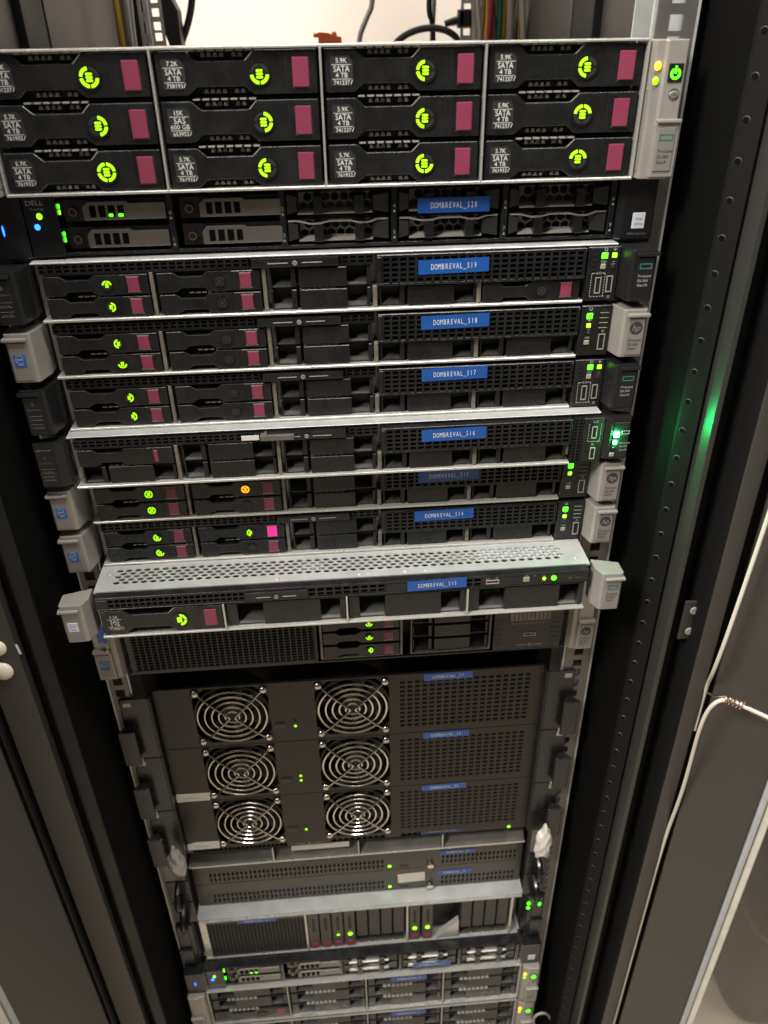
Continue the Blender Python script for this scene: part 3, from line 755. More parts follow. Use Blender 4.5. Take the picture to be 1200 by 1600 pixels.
# ---- S20: one-unit server with grey grip drives and honeycomb blanks
def ten_bay(label, zu, y, number, tape_at, lower=False, left_lights=True):
    s = thing('rack_server', label, 'server', (0, y, zu*U), GROUP)
    chassis(s, 43.6, y0=16)
    obj('bay_cage', cached('cageD', lambda: G().box(-217, 217, 14.4, 15.6, 2, 43).mesh('cage', 'bay_black')), s)
    obj('front_frame', cached('frD', lambda: G().box(-216, 216, -3, 14, 1.0, 3.4).box(-216, 216, -3, 14, 41.4, 43.4).mesh('frame', 'black_plastic', bevel=.4)), s)
    xs = (-188, -106, -30, 51.5, 133.5)
    for k, x in enumerate((-112.5, -32.6, 48.6, 130.6, 211.6)):
        p = obj('bay_pillar', cached('pilD', lambda: G().box(-2.2, 2.2, -4, 14, 3.5, 41.3).mesh('pil', 'black_plastic', bevel=.5)), s, (x, 0, 0))
        g = G()
        for q, (zz, n) in enumerate(((28, 2*k), (9.5, 2*k+1))):
            text(g, str(n), 0, zz, 2.6, -4.15); g.add([(-1, -4.15, zz-3.2), (1, -4.15, zz-3.2), (0, -4.15, zz-1.2)], [(0, 1, 2)])
        obj('bay_numbers', g.mesh('num', 'print_grey'), p)
    def grip():
        g = G()
        g.prism([(0, 0), (58, 0), (58, 11.2), (33, 11.2), (30.5, 12.6), (3.5, 12.6), (0, 9)], -4.2, -1.4)
        return g.mesh('grip', 'handle_grey', bevel=.6, seg=2)
    for ci in (0, 1):
        for ri, z in enumerate((24.2, 5.2)):
            x = xs[ci]
            d = obj('drive_carrier', cached('dD', lambda: G().box(0, 73, 0, 14, 0, 15).mesh('drv', 'black_plastic', bevel=.4)), s, (x, 0, z))
            obj('grip', cached('gripD', grip), d, (14.5, 0, 1.2))
            obj('grip_window', cached('gwD', lambda: G().box(19.2, 23.9, -4.5, -3.2, 3.2, 11.4).box(25.6, 30.6, -4.5, -3.2, 3.2, 11.4).box(32.3, 37.3, -4.5, -3.2, 3.2, 11.4).box(39, 43.6, -4.5, -3.2, 3.4, 11.2).mesh('win', 'shade_black', bevel=.4)), d)
            b = obj('release_button', cached('rbD', lambda: G().cyl((7, 7), 2.6, -2.6, 1, 16).mesh('btn', 'disc_black', bevel=.4, smooth=True)), d)
            obj('button_rim', cached('rrD', lambda: G().sector(7, 7, 2.2, 2.9, -3.0, -1, 0, 360, 18).mesh('rim', 'copper_pin', smooth=True)), b)
            if ci == 0 and left_lights:
                led(d, -3.2, 10.8, -.6, 'led_green', 2.8, 3.2); led(d, -3.2, 6.8, -.6, 'led_lime' if ri == 0 else 'led_green', 2.8, 3.2)
                if ri == 0:
                    led(d, 34, 4.6, -4.6, 'led_green', 2.8, 1.9); led(d, 41, 4.6, -4.6, 'led_green', 3.4, 1.9)
    for ci in (2, 3, 4):
        for ri, z in enumerate((24.2, 5.2)):
            x = xs[ci]
            b = obj('blank_cover', cached('bbD', lambda: G().box(0, 75, 11.5, 14, 0, 15.6).mesh('bb', 'bay_black')), s, (x, 0, z))
            obj('honeycomb', cached('hcD', lambda: G().hexplate(9, 66, 1.2, 14.4, 8, 2, 3.45, 1.2, lambda u_, v_, w_: (u_, 5.5+w_, v_)).mesh('hc', 'honey_steel')), b)
            obj('grip_post', cached('gpD', lambda: G().box(19.5, 26.5, -5.5, 9, .4, 13.4).mesh('gp', 'black_plastic', bevel=.9, seg=2)), b)
            obj('grip_post', cached('gpD2', lambda: G().box(49.5, 56.5, -5.5, 9, .4, 13.4).mesh('gp', 'black_plastic', bevel=.9, seg=2)), b)
            obj('side_wing', cached('wgD', lambda: G().prism([(.3, .3), (.3, 14.4), (8, 12.6), (8, 2.6)], -2.4, 5).mesh('wing', 'vent_dark', bevel=.5)), b)
            obj('side_wing', cached('wgD2', lambda: G().prism([(74.7, .3), (74.7, 14.4), (63, 12.6), (63, 2.0)], -2.4, 5).mesh('wing', 'vent_dark', bevel=.5)), b)
            obj('sill', cached('slD', lambda: G().prism([(5.3, 1.4), (5.3, 3.4), (-2.2, 1.2), (-2.2, .4)], 8.2, 62.8, 'x').mesh('sill', 'tab_grey')), b)
            if ri == 1:
                def arch():
                    g = G(); g.tube([(1, -2.6, 15.2), (8, -3, 15.2), (17, -5, 13.4), (24, -5.4, 13.6), (31, -4.4, 14.9), (46, -4.4, 14.9), (52, -5.4, 13.6), (59, -5, 13.4), (66, -3, 15.2), (74, -2.6, 15.2)], .75, 6); return g.mesh('arch', 'handle_grey', smooth=True)
                obj('arch_bar', cached('arD', arch), b)
    def dell_ear(sd):
        return G().prism([(sd*214.5, 8), (sd*214.5, -6), (sd*219, -9), (sd*241.5, -9), (sd*243, -7), (sd*243, 8)], .8, 43.4, 'z').mesh('ear', 'black_gloss', bevel=.7, seg=2)
    e = obj('ear', cached(('eD', 1), lambda: dell_ear(1)), s)
    obj('sticker', cached('stD', lambda: G().box(226.2, 235.8, -9.3, -8.8, 8.6, 20).mesh('stk', 'sticker_white', bevel=.2)), e)
    g = G(); text(g, 'intel', 231, 14.6, 2.0, -9.4); text(g, 'XEON', 231, 11.0, 1.6, -9.4); obj('sticker_print', g.mesh('sp', 'sticker_blue'), e)
    g = G(); text(g, 'iDRAC Quick Sync', 231, 4.2, 1.6, -9.15, width=15); obj('lettering', g.mesh('l', 'print_dim'), e)
    usb(s, 217.6, 18, -5, True, 'copper_pin', 3, 10)
    e2 = obj('ear', cached(('eD', -1), lambda: dell_ear(-1)), s)
    obj('control_panel', cached('cpD', lambda: G().box(-214, -191, -5.5, 12, 1.2, 43).mesh('cp', 'black_gloss', bevel=.5)), s)
    led(s, -203.5, 29.6, -5.8, 'led_lime', 4.2, 4.4, rnd=True); led(s, -206.5, 22.4, -5.8, 'led_blue', 4.2, 4.2, rnd=True)
    led(e2, -229.5, 21.0, -8.8, 'led_blue', 1.6, 9, 'locate_light', rnd=True) if left_lights else None
    g = G(); text(g, 'DELL', -205, 37.0, 3.2, -5.75, width=12); text(g, 'PowerEdge', -204, 33.8, 1.4, -5.75); obj('lettering', g.mesh('l', 'print_grey'), e2)
    tape(s, number, *tape_at)
    return s
ten_bay('one-unit server with blue tape DOMBREVAL_S20 and a blue light on its left ear', -1, 10, 20, (92.0, -6.2, 29.0), )

# ---- S19, S18, S17
gen_server(-2, 0, 19, 10, [('t', 'r'), ('n', 'n'), ('x', 'x')], ['x', 'n'], 'one-unit black server with blue tape DOMBREVAL_S19 and one drive under its grille', kind='s19')
gen_server(-3, 0, 18, 9, [('l', 'b'), ('n', 'n'), ('x', 'x')], ['x', 'x'], 'one-unit server with silver ears and blue tape DOMBREVAL_S18', tape_x=94, tape_z=34.5)
gen_server(-4, 0, 17, 10, [('r', 'r'), ('n', 'n'), ('x', 'x')], ['x', 'x'], 'one-unit black server with blue tape DOMBREVAL_S17 above the bare metal lid', tape_x=95, tape_z=36)
# ---- S16: pulled forward a little
s = small_bay_server('one-unit black server with blue tape DOMBREVAL_S16 and a glaring green light on its ear', -5, -16, 16, 0,
                     [((None, dict(slim=True)), 'x'), ('x', 'x'), ('x', 'x')], ['x', 'x'], tape_x=93.5, tape_z=34.5, kind='s16')
vc = obj('vent_column', G().lattice(193.6, 201.4, 2, 41.5, 2, 14, 2.6, 1.6, -6, 2).mesh('vc', 'black_plastic'), s)
md = obj('port_module', G().box(202, 219.4, -6, 8, 1.2, 42).mesh('mod', 'black_plastic', bevel=.5), s)
usb(s, 211.4, 29, -6.1, True, 'bay_black', 4.4, 11); usb(s, 211.8, 9.6, -6.1, True, 'bay_black', 4.4, 11)
g = G()
for k in range(8):
    g.box(206.4, 206.8, -6.25, -6, 21+k*2.1, 22.1+k*2.1).box(216.4, 216.8, -6.25, -6, 21+k*2.1, 22.1+k*2.1)
    if k < 5: g.box(207+k*2, 208.1+k*2, -6.25, -6, 20.4, 20.8)
text(g, 'iLO', 211.6, 37.8, 1.9, -6.25); text(g, 'SS', 211, 17, 1.8, -6.25); obj('module_print', g.mesh('p', 'print_grey'), md)
e = ear(s, 1, 'black', 44, -8, None, logo=None, plate=(5.5, 38), lip=False)
led(e, 229.4, 27.5, -9.2, 'led_bright', 4.2, 4.2); led(e, 229.0, 20.2, -9.2, 'led_bright', 2.6, 2.6); led(e, 228.6, 14.6, -9.1, 'seg_off', 2.2, 2.2); led(e, 227.6, 8.8, -9.1, 'led_off', 4.0, 3.4, 'button')
g = G(); cx, cz, yy = 237.0, 29, -9.15
g.box(cx-3.2, cx+3.2, yy, yy+.2, cz+1.2, cz+1.6).box(cx-3.2, cx+3.2, yy, yy+.2, cz-1.6, cz-1.2).box(cx-3.2, cx-2.8, yy, yy+.2, cz-1.2, cz+1.2).box(cx+2.8, cx+3.2, yy, yy+.2, cz-1.2, cz+1.2)
for i, t in enumerate(('ProLiant', 'DL160', 'Gen10')): text(g, t, 233.4, 18.6-i*3.2, 1.7, yy, align='l')
obj('lettering', g.mesh('l', 'print_grey'), e)
e2 = ear(s, -1, 'black', 44, -8, plate=(5.5, 38), lip=False); black_left_print(e2, -8, 37)
obj('steel_lid', G().box(-216, 217, -1.5, 30, 43.9, 44.5).mesh('lid', 'galvanised', bevel=.2), s)
obj('paper_tag', G().box(-78, -64, -7.2, -6.6, 37.4, 41.4).mesh('t', 'paper'), s)
obj('grey_latch', G().box(-63, -36, -9, 2, 36.8, 41.4).mesh('gl', 'rail_steel', bevel=.8, seg=2), s)
# ---- S15, S14
gen_server(-6, 0, 15, 9, [('a', 'a'), (('a', dict(matn='ring_amber')), 'n'), ('x', 'x')], ['x', 'x'], 'one-unit server with an amber drive light and blue tape DOMBREVAL_S15', tape_x=93, tape_z=31.5)
gen_server(-7, 0, 14, 9, [('lb', 'lb'), (('l', dict(btn='magenta_lit')), 'n'), ('x', 'x')], ['x', 'x'], 'one-unit server with a glowing pink drive button and blue tape DOMBREVAL_S14', tape_x=90, tape_z=36)

# ---- S13: pulled well forward, perforated lid showing
def four_bay(label, zu, y, number, cells, tape_at, lit=True, metal=False, lid_len=78):
    s = thing('rack_server', label, 'server', (0, y, zu*U), GROUP)
    obj('bottom_edge', cached('be4', lambda: G().box(-214, 213, -6.8, 14, .2, 2.3).mesh('edge', 'silver_edge', bevel=.35)), s)
    for k in (1, 2, 3): obj('bay_divider', cached('div4', lambda: G().box(-.8, .8, -7.5, 12, 2.5, 29.6).mesh('div', 'silver_edge', bevel=.25)), s, (-214+106.7*k, 0, 0))
    obj('bay_cage', cached('cage4', lambda: G().box(-215, 215, 16.5, 18, 2, 42).mesh('cage', 'bay_black')), s)
    bz = obj('upper_bezel', cached('ub4', lambda: G().box(-214, 213, -6, 12, 29.8, 31.2).box(-214, 213, -6, 12, 40.6, 43.2).box(-214, -204, -6, 12, 31.2, 40.6).box(-88, -34, -7.5, 12, 31.2, 40.6).box(34, 53, -5.8, 12, 31.2, 40.6).box(118, 213, -5.9, 12, 31.2, 40.6).mesh('bez', 'black_plastic', bevel=.4)), s)
    obj('vent_strip', cached('vs4', lambda: G().lattice(-204, -88, 31.4, 40.4, 22, 2, 4.0, 2.8, -5, 3).lattice(-34, 34, 31.4, 40.4, 9, 2, 5.4, 2.8, -5, 3).lattice(53, 118, 31.4, 40.4, 9, 2, 5.4, 2.8, -5, 3).mesh('vs', 'black_plastic')), bz)
    obj('vent_backing', cached('vb4', lambda: G().box(-204, 118, 5, 7, 31.4, 40.4).mesh('vb', 'backing_grey')), bz)
    g = G(); g.box(-78, -66, -7.75, -7.4, 35, 35.5).box(-56, -44, -7.75, -7.4, 35, 35.5).sector(-61, 35.2, 1.2, 1.7, -7.8, -7.4, 0, 360, 14); obj('tab_print', g.mesh('p', 'print_grey'), bz)
    for ci in range(4):
        x = -213+106.7*ci+.6; c = cells[ci]
        if c == 'x': lff_blank(s, x, 2.8, 0)
        elif c == 'm':
            b = obj('steel_blank', cached('sblkm', lambda: G().prism([(-5, 2.6), (14, 25), (14, 27), (-6, 4.5)], 1, 104, 'x').mesh('sb', 'rail_steel', bevel=.3)), s, (x, 0, 0))
            obj('stud_row', cached('stud', lambda: [g.sphere((6+k*5.1, 5.5+r*5, 17.0+r*5.6), 1.0, 6) for g in [G()] for k in range(19) for r in range(2)] and g_stud()), b)
        else: lff_drive(s, x, 3.2, 0, c[0], c[1])
    tape(s, number, *tape_at)
    return s
def g_stud():
    g = G()
    for k in range(19):
        for r in range(2): g.sphere((6+k*5.1, 3.6+r*5, 15.2+r*5.6), 1.1, 6)
    return g.mesh('stud', 'vent_dark')
s = four_bay('one-unit server pulled forward, its perforated steel lid showing, tape DOMBREVAL_S13', -8, -46, 13, [('r', ('7.2K', 'SAS', '3 TB', '719867')), 'x', 'x', 'x'], (78.5, -6.3, 37.4, 52, 10.5, -1.5))
obj('chassis', G().box(-215, 215, 20, 620, .6, 38).mesh('ch', 'galvanised'), s)
g = G()
mkl = lambda u_, v_, w_: (u_, v_, 44.2-w_)
def holeskip(i, r): return 23 <= i <= 24 or i in (28, 29) and r == 2
g.hexplate(-203, 197, 11.5, 33.5, 50, 5, 2.05, 1.0, mkl, xs=1.55)
for a in ((-216, 216, 3, 11.5), (-216, 216, 33.5, 330), (-216, -203, 11.5, 33.5), (197, 216, 11.5, 33.5)): g.add([mkl(a[0], a[2], 0), mkl(a[1], a[2], 0), mkl(a[1], a[3], 0), mkl(a[0], a[3], 0)], [(0, 1, 2, 3)])
g.box(-216, 216, 2, 2.95, 42.4, 44.2)
lid = obj('steel_lid', g.mesh('lid', 'galvanised'), s)
for xa, xb in ((-200, -95), (-20, 90)): obj('drive_top', G().box(xa, xb, 20, 36, 38.2, 40.5).mesh('dt', 'rail_steel'), s)
obj('drive_top', G().box(120, 196, 18, 36, 38.2, 42.0).mesh('dt', 'sticker_white'), s)
obj('drive_top', G().box(-88, -40, 14, 36, 38.2, 41.6).mesh('dt', 'rail_steel'), s)
for x, v in ((-207, 27), (-60, 6.5), (12, 7), (20, 7.2), (52, 7.2), (70, 6.5), (206, 12)):
    obj('lid_screw', cached('lscr', lambda: G().cyl((0, 0), 2.3, 0, .8, 14, 'z').mesh('scr', 'galvanised', bevel=.3, smooth=True)), lid, (x, v, 44.2))
for x0, x1 in ((-182, -116), (112, 182)):
    p_ = obj('paper_label', G().box(x0, x1, 39.5, 46, 44.3, 44.45).mesh('pl', 'paper'), lid)
    g = G(); xx = x0+8
    while xx < x1-10: wv = random.choice((.5, .8, 1.2)); g.box(xx, xx+wv, 40.6, 43.4, 44.46, 44.52); xx += wv+random.choice((.5, .9))
    obj('barcode', g.mesh('bc', 'print_dark'), p_)
usb(s, 127.5, 36.3, -6.0, False, 'bay_black', 4.0, 11.5)
led(s, 157.5, 36.8, -6.0, 'led_off', 5.5, 5, 'button'); led(s, 173.4, 36.6, -6.2, 'led_lime', 3.4, 3.6, rnd=True); led(s, 182, 36.8, -6.4, 'led_green', 5.0, 5.0, rnd=True)
g = G(); text(g, 'iLO', 123, 39.2, 1.4, -6.1); text(g, 'SS', 131, 39.6, 1.5, -6.1); text(g, 'UID', 157.5, 40, 1.2, -6.1)
for k in range(3): text(g, 'w', 165+k*8, 39.8, 1.4, -6.1)
obj('bezel_print', g.mesh('p', 'print_grey'), s)
g = G(); text(g, 'hp', 197, 35.2, 2, -6.1); text(g, 'Smart', 204, 35.2, 1.6, -6.1); obj('bezel_print', g.mesh('p', 'print_dim'), s)
ear(s, 1, 'silver', 45, -14, ('ProLiant', 'DL360', 'Gen9'), logo='rect', plate=(4.6, 35.5)); ear(s, -1, 'silver', 45, -14, sticker='sticker_white', plate=(4.6, 35.5))

# ---- two-unit server under S13
s = thing('rack_server', 'two-unit black server half hidden under the pulled-out server, three drives lit', 'server', (0, 0, -10*U), GROUP)
chassis(s, 87, y0=16)
obj('front_frame', G().box(-217, 217, -5, 14, .3, 2.4).box(-217, 217, -5, 14, 85, 87).mesh('fr', 'black_plastic', bevel=.4), s)
obj('bay_cage', G().box(-216, 216, 14.4, 15.8, 2, 85).mesh('cage', 'bay_black'), s)
gb = obj('grille', G().lattice(-208, -34, 6, 82, 30, 22, 4.4, 2.5, -6, -2).mesh('gr', 'vent_dark'), s)
obj('grille_frame', G().box(-213, -31, -6.2, 8, 2.6, 5.9).box(-213, -208.1, -6.2, 8, 5.9, 82).box(-33.9, -31, -6.2, 8, 5.9, 82).mesh('gf', 'black_plastic', bevel=.4), gb)
obj('grille_backing', G().box(-208, -34, 6, 8, 5, 82).mesh('gbk', 'vent_dark'), gb)
obj('drive_cage', G().box(-28.5, -26, -5, 12, 5.2, 84).box(50.6, 53, -5, 12, 5.2, 84).box(-28.5, 53, -5, 12, 4.4, 5.2).mesh('dc', 'divider_tan', bevel=.3), s)
obj('drive_cage', G().box(61, 62.4, -5, 12, 5.2, 84).box(139.4, 141, -5, 12, 5.2, 84).box(61, 141, -5, 12, 4.4, 5.2).mesh('dc', 'divider_tan', bevel=.3), s)
for k in range(4):
    sff_drive(s, -25.3, 6.4+k*17, -1, ('r', 'b', 'b', 'b')[k])
    sff_blank(s, 63, 6.4+k*17, 0)
md = obj('port_module', G().box(143.5, 212, -6, 10, 3, 84).mesh('m', 'black_plastic', bevel=.5), s)
g = G()
for k in range(6):
    for q in range(9): g.box(146+q*2.0-.6, 147.2+q*2.0-.6, -6.2, -5.6, 10+k*6, 13+k*6) if q < 4 else None
    for q in range(4): g.box(200+q*2.6, 201.8+q*2.6, -6.2, -5.6, 10+k*6, 12+k*6)
obj('vent_slots', g.mesh('vs', 'bay_black'), md)
obj('slide_label', G().box(158, 201, -6.5, -6, 35, 52).mesh('sl', 'pocket_grey', bevel=.2), md)
g = G()
for k in range(10): g.box(159.5+k*4.1, 162.6+k*4.1, -6.75, -6.4, 40, 50)
for k in range(10): g.box(161+k*3.4, 163.2+k*3.4, -6.75, -6.4, 36, 38)
obj('bay_chart', g.mesh('bc', 'divider_tan'), md)
usb(s, 180, 22, -6.1, False, 'tab_grey', 4, 12)
g = G(); g.box(168, 178, -6.2, -6, 8, 8.5).box(184, 194, -6.2, -6, 8, 8.5).sector(181, 8.2, 1.2, 1.7, -6.2, -6, 0, 360, 12); obj('tab_print', g.mesh('p', 'print_grey'), md)
def wide_ear(s, side, style='silver', logo='round', sticker=None, h=86, lights=False):
    X = lambda a: side*a
    mt, mp, ml = ('ear_silver', 'ear_plate', 'print_dark') if style == 'silver' else ('ear_black', 'ear_black', 'print_grey')
    e = obj('ear', cached(('wear', side, style, h), lambda: G().prism([(X(218.6), 10), (X(218.6), -3), (X(222), -8), (X(226), -8), (X(227), -10), (X(241), -10), (X(242.4), -8), (X(242.4), 9)], 1, h, 'z').box(X(226.6), X(243.4), -14, -8, 37, 39.4).box(X(226.6), X(243), -12, -9, 3, 37).mesh('ear', mt, bevel=.7, seg=2)), s)
    obj('face_plate', cached(('wpl', side, style), lambda: G().box(X(228.6), X(241), -12.6, -11, 6, 34.8).mesh('pl', mp, bevel=.35)), e)
    cx = X(234.8)
    if logo == 'round':
        obj('logo_disc', cached(('wld', side), lambda: G().cyl((cx, 26.5), 5, -12.8, -12.2, 24).mesh('d', 'print_dark')), e)
        g = G(); text(g, 'hp', cx, 24.4, 4.6, -12.95, italic=.35, width=6.6); obj('logo_letters', g.mesh('l', 'ear_silver'), e)
        g = G()
        for i, t in enumerate(('ProLiant', 'DL380', 'Gen9')): text(g, t, 230.2, 16.6-i*3.4, 2.0, -12.75, align='l')
        obj('lettering', g.mesh('l', ml), e)
    if sticker:
        obj('sticker', cached(('wst', side), lambda: G().box(cx-4.2, cx+4.2, -12.85, -12.2, 16, 27).mesh('st', 'sticker_blue')), e)
        g = G(); text(g, 'intel', cx, 21.5, 2.2, -12.95); g.sector(cx, 22.4, 3.1, 3.4, -12.95, -12.8, 20, 330, 14); obj('sticker_print', g.mesh('p', 'print_white'), e)
    return e
wide_ear(s, 1); wide_ear(s, -1, logo=None, sticker=True)
# key on a small ring hanging at the left ear of S13
c = at(160, 1000, -14)
kt = tag(obj('key_tag', G().prism([(-4, -7), (4, -6), (4.5, 5), (1, 8), (-4, 6)], -1, 1).mesh('k', 'sticker_blue', bevel=.4), None, (c.x, -14, c.z+Z0+4)), 'small blue key tag hanging beside the left ear of the pulled-out server', 'tag')
obj('key', G().tube([(2, -1.5, -6), (4, -2, -10), (3, -2.5, -14), (6, -2.5, -16)], .8, 6).sphere((2.6, -2, -15), 2.0, 8).mesh('key', 'chrome', smooth=True), kt)

# ---- three two-unit servers with fan guards
def fan_guard(server, x, z, y):
    b = obj('fan_guard', cached('fgr', lambda: [g for g in [G()] for r in (7.5, 14.5, 21.8, 29.2, 36.8)] and fan_rings()), server, (x, y, z))
    def arms():
        g = G()
        for sx, sz in ((1, 1), (1, -1), (-1, 1), (-1, -1)):
            c0 = Vector((sx*5.0, -4.6, sz*3.2)); c1 = Vector((sx*24, -4.6, sz*24)); c2 = Vector((sx*31, -3.0, sz*32)); c3 = Vector((sx*35.7, -1.8, sz*35.7))
            g.tube([c0, c1, c2, c3], 1.0, 6)
        for sx in (1, -1): g.tube([(sx*5.0, -4.6, 3.2), (sx*2.6, -4.6, 0), (sx*5.0, -4.6, -3.2)], 1.0, 6)
        return g.mesh('arms', 'chrome', smooth=True)
    obj('guard_arm', cached('farm', arms), b)
    for sx in (1, -1):
        for sz in (1, -1): obj('screw', cached('fscr', lambda: G().sphere((0, -1.6, 0), 4.5, 14, (1, .62, 1)).mesh('scr', 'screw', smooth=True)), b, (sx*35.7, 0, sz*35.7))
    f = obj('fan', cached('ffr', lambda: G().sector(0, 0, 38.5, 41, 2, 26, 0, 360, 32).cyl((0, 0), 12, 4, 20, 24).mesh('fan', 'fan_black', bevel=.5, smooth=True)), b)
    def blades():
        g = G()
        for k in range(7):
            a = 2*math.pi*k/7
            V = []
            for rr, da, yy in ((12, 0, 6), (38, .25, 5), (38, .85, 20), (12, .75, 18)): V.append((rr*math.cos(a+da), yy, rr*math.sin(a+da)))
            V += [(v[0], v[1]+1.5, v[2]) for v in V]
            g.add(V, [(0, 1, 2, 3), (7, 6, 5, 4), (0, 4, 5, 1), (1, 5, 6, 2), (2, 6, 7, 3), (3, 7, 4, 0)])
        return g.mesh('blades', 'blade')
    obj('fan_blades', cached('fbl', blades), b)
def fan_rings():
    g = G()
    for r in (7.5, 14.5, 21.8, 29.2, 36.8):
        g.tube([(r*math.cos(2*math.pi*i/40), -2.8, r*math.sin(2*math.pi*i/40)) for i in range(40)], 1.05, 8, closed=True)
    return g.mesh('rings', 'chrome', smooth=True)
def holed_panel(x0, x1, z0, z1, fans, y0, y1):
    """front plate with octagonal fan openings: built cell by cell"""
    g = G(); xs = [x0]; r = 40
    cz = fans[0][1]
    for fx, fz in fans:
        g.box(xs[-1], fx-r, y0, y1, z0, z1); xs.append(fx+r)
    g.box(xs[-1], x1, y0, y1, z0, z1)
    for fx, fz in fans:
        zt, zb = min(z1-.2, fz+r), max(z0+.2, fz-r)
        g.box(fx-r, fx+r, y0+.01, y1, zt, z1).box(fx-r, fx+r, y0+.01, y1, z0, zb)
        c = 14
        for sx in (1, -1):
            for zz, sz in ((zt, 1), (zb, -1)):
                g.prism([(fx+sx*r, zz), (fx+sx*(r-c), zz), (fx+sx*r, zz-sz*c)], y0+.02, y1)
    return g
def fan_server(label, zu, number, paper, lights):
    s = thing('rack_server', label, 'server', (0, 18, zu*U), GROUP)
    obj('chassis', cached('fch', lambda: G().box(-206, 206, 40, 560, .6, 88).mesh('ch', 'cabinet_black')), s)
    fz = 46
    obj('front_panel', cached('fpan', lambda: holed_panel(-207, 48, .5, 88.4, [(-128.4, fz), (.6, fz)], 0, 2).mesh('pan', 'bronze_panel')), s)
    gp_ = obj('vent_panel', cached('fvent', lambda: G().lattice(51, 195, 9, 80, 18, 11, 5.2, 3.4, 0, 2).box(48.1, 51, .02, 2, .5, 88.4).box(195, 208, .02, 2, .5, 88.4).box(51.02, 194.98, .03, 2, 80, 88.4).box(51.02, 194.98, .03, 2, .5, 9).mesh('vp', 'bronze_panel')), s)
    obj('vent_backing', cached('fvb', lambda: G().box(50, 196, 8, 10, 8, 81).mesh('vb', 'bay_black')), gp_)
    obj('top_fold', cached('ftf', lambda: G().box(-207, 208, .4, 3, 88.0, 88.7).mesh('tf', 'bronze_panel')), s)
    fan_guard(s, -128.4, fz, 0); fan_guard(s, .6, fz, 0)
    sw = obj('switch', cached('fsw', lambda: G().box(-7, 7, -.8, 1, -4.5, 4.5).mesh('sw', 'vent_dark', bevel=.3)), s, (-79, 0, 26))
    obj('rocker', cached('frk', lambda: G().box(-5.6, 5.6, -1.6, 0, -3.2, 3.2).box(-1, -.4, -1.9, -1.5, -3, 3).box(1.4, 2, -1.9, -1.5, -3, 3).mesh('rk', 'black_plastic')), sw)
    led(s, -62.6, 31.4, -.4, lights[0], 3.4, 3.4, rnd=True); led(s, -62.6, 23.6, -.4, lights[1], 3.4, 3.4, rnd=True)
    tape(s, number, 104, -.1, 82.6, 52, 9.6, -.6)
    # handle brackets at both sides
    for sd in (-1, 1):
        X = lambda a: sd*a
        br = obj('handle_bracket', cached(('fbr', sd), lambda: G().box(X(210.2), X(239), -10, -8, .5, 88.4).box(X(208.2), X(210), -10, 0, .5, 88.4).mesh('br', 'black_plastic', bevel=.5)), s)
        obj('slot', cached(('fsl', sd), lambda: G().box(X(228), X(236), -10.4, -9, 78, 84).mesh('sl', 'tab_grey', bevel=.4)), br)
        obj('handle', cached(('fhd', sd), lambda: G().prism([(X(232), -10.2), (X(227), -19), (X(228.5), -21), (X(245), -21), (X(245), -19), (X(237), -10.2)], 2, 52, 'z').mesh('hd', 'black_plastic', bevel=1.2, seg=2)), br)
        obj('pale_edge', cached(('fwe', sd), lambda: G().box(X(226.2), X(227.8), -18.8, -16, 3, 9).mesh('we', 'tab_grey', bevel=.3)), br)  # pale piece on the handle edge
    if paper:
        p_ = obj('paper_label', G().prism([(-207, 1), (-169, 1), (-168, 14), (-198 if paper == 2 else -206, 14.5), (-207, 11)], -.4, -.05).mesh('pl', 'paper'), s)
        g = G(); g.tube([(-200+k*1.3, -.5, 7+1.4*math.sin(k*1.9)*math.cos(k*.7)) for k in range(15)], .22, 4); obj('handwriting', g.mesh('hw', 'print_dim'), p_)
    return s
fan_server('two-unit server with paired fan guards and blue tape DOMBREVAL_S7, topmost of three', -13, 7, 0, ('bay_black', 'lime'))
fan_server('middle of three fan-guard servers, blue tape DOMBREVAL_S6 and a white paper label', -15, 6, 1, ('lime', 'lime'))
fan_server('lowest of three fan-guard servers, blue tape DOMBREVAL_S5, above a steel-blanked server', -17, 5, 2, ('bay_black', 'lime'))
tag(obj('shade_plate', G().box(-206, 206, 60, 62, 1, 43).mesh('fp', 'cabinet_black', bevel=.4), None, (0, 0, Z0-11*U)), 'black plate added to keep the gap above the fan-guard servers dark', 'shade plate')  # dark plate added where the open gap is only shaded

# ---- S4
s = four_bay('one-unit server with sloping bright steel blanks and blue tape DOMBREVAL_S4', -18, 30, 4, ['m', 'm', 'm', 'm'], (104, -6.3, 37.8, 52, 9, -.5))
obj('chassis', G().box(-215, 215, 20, 560, .6, 43).mesh('ch', 'galvanised'), s)
p_ = obj('paper_label', G().box(-84, -12, -5.4, -4.9, 19, 28.6).mesh('pl', 'paper'), s)
led(s, 189.5, 34.5, -6.2, 'led_lime', 4.2, 4.2, rnd=True)
for k, x in enumerate((163, 170, 177)): led(s, x, 35.5, -6.1, 'divider_tan', 3, 3, rnd=True)
led(s, 203, 36, -6.1, 'magenta', 3.6, 3.6, rnd=True)
for sd in (-1, 1): obj('ear', G().box(min(sd*215.5, sd*240), max(sd*215.5, sd*240), -22, -20, 1, 43).mesh('ear', 'rail_steel', bevel=.6), s)
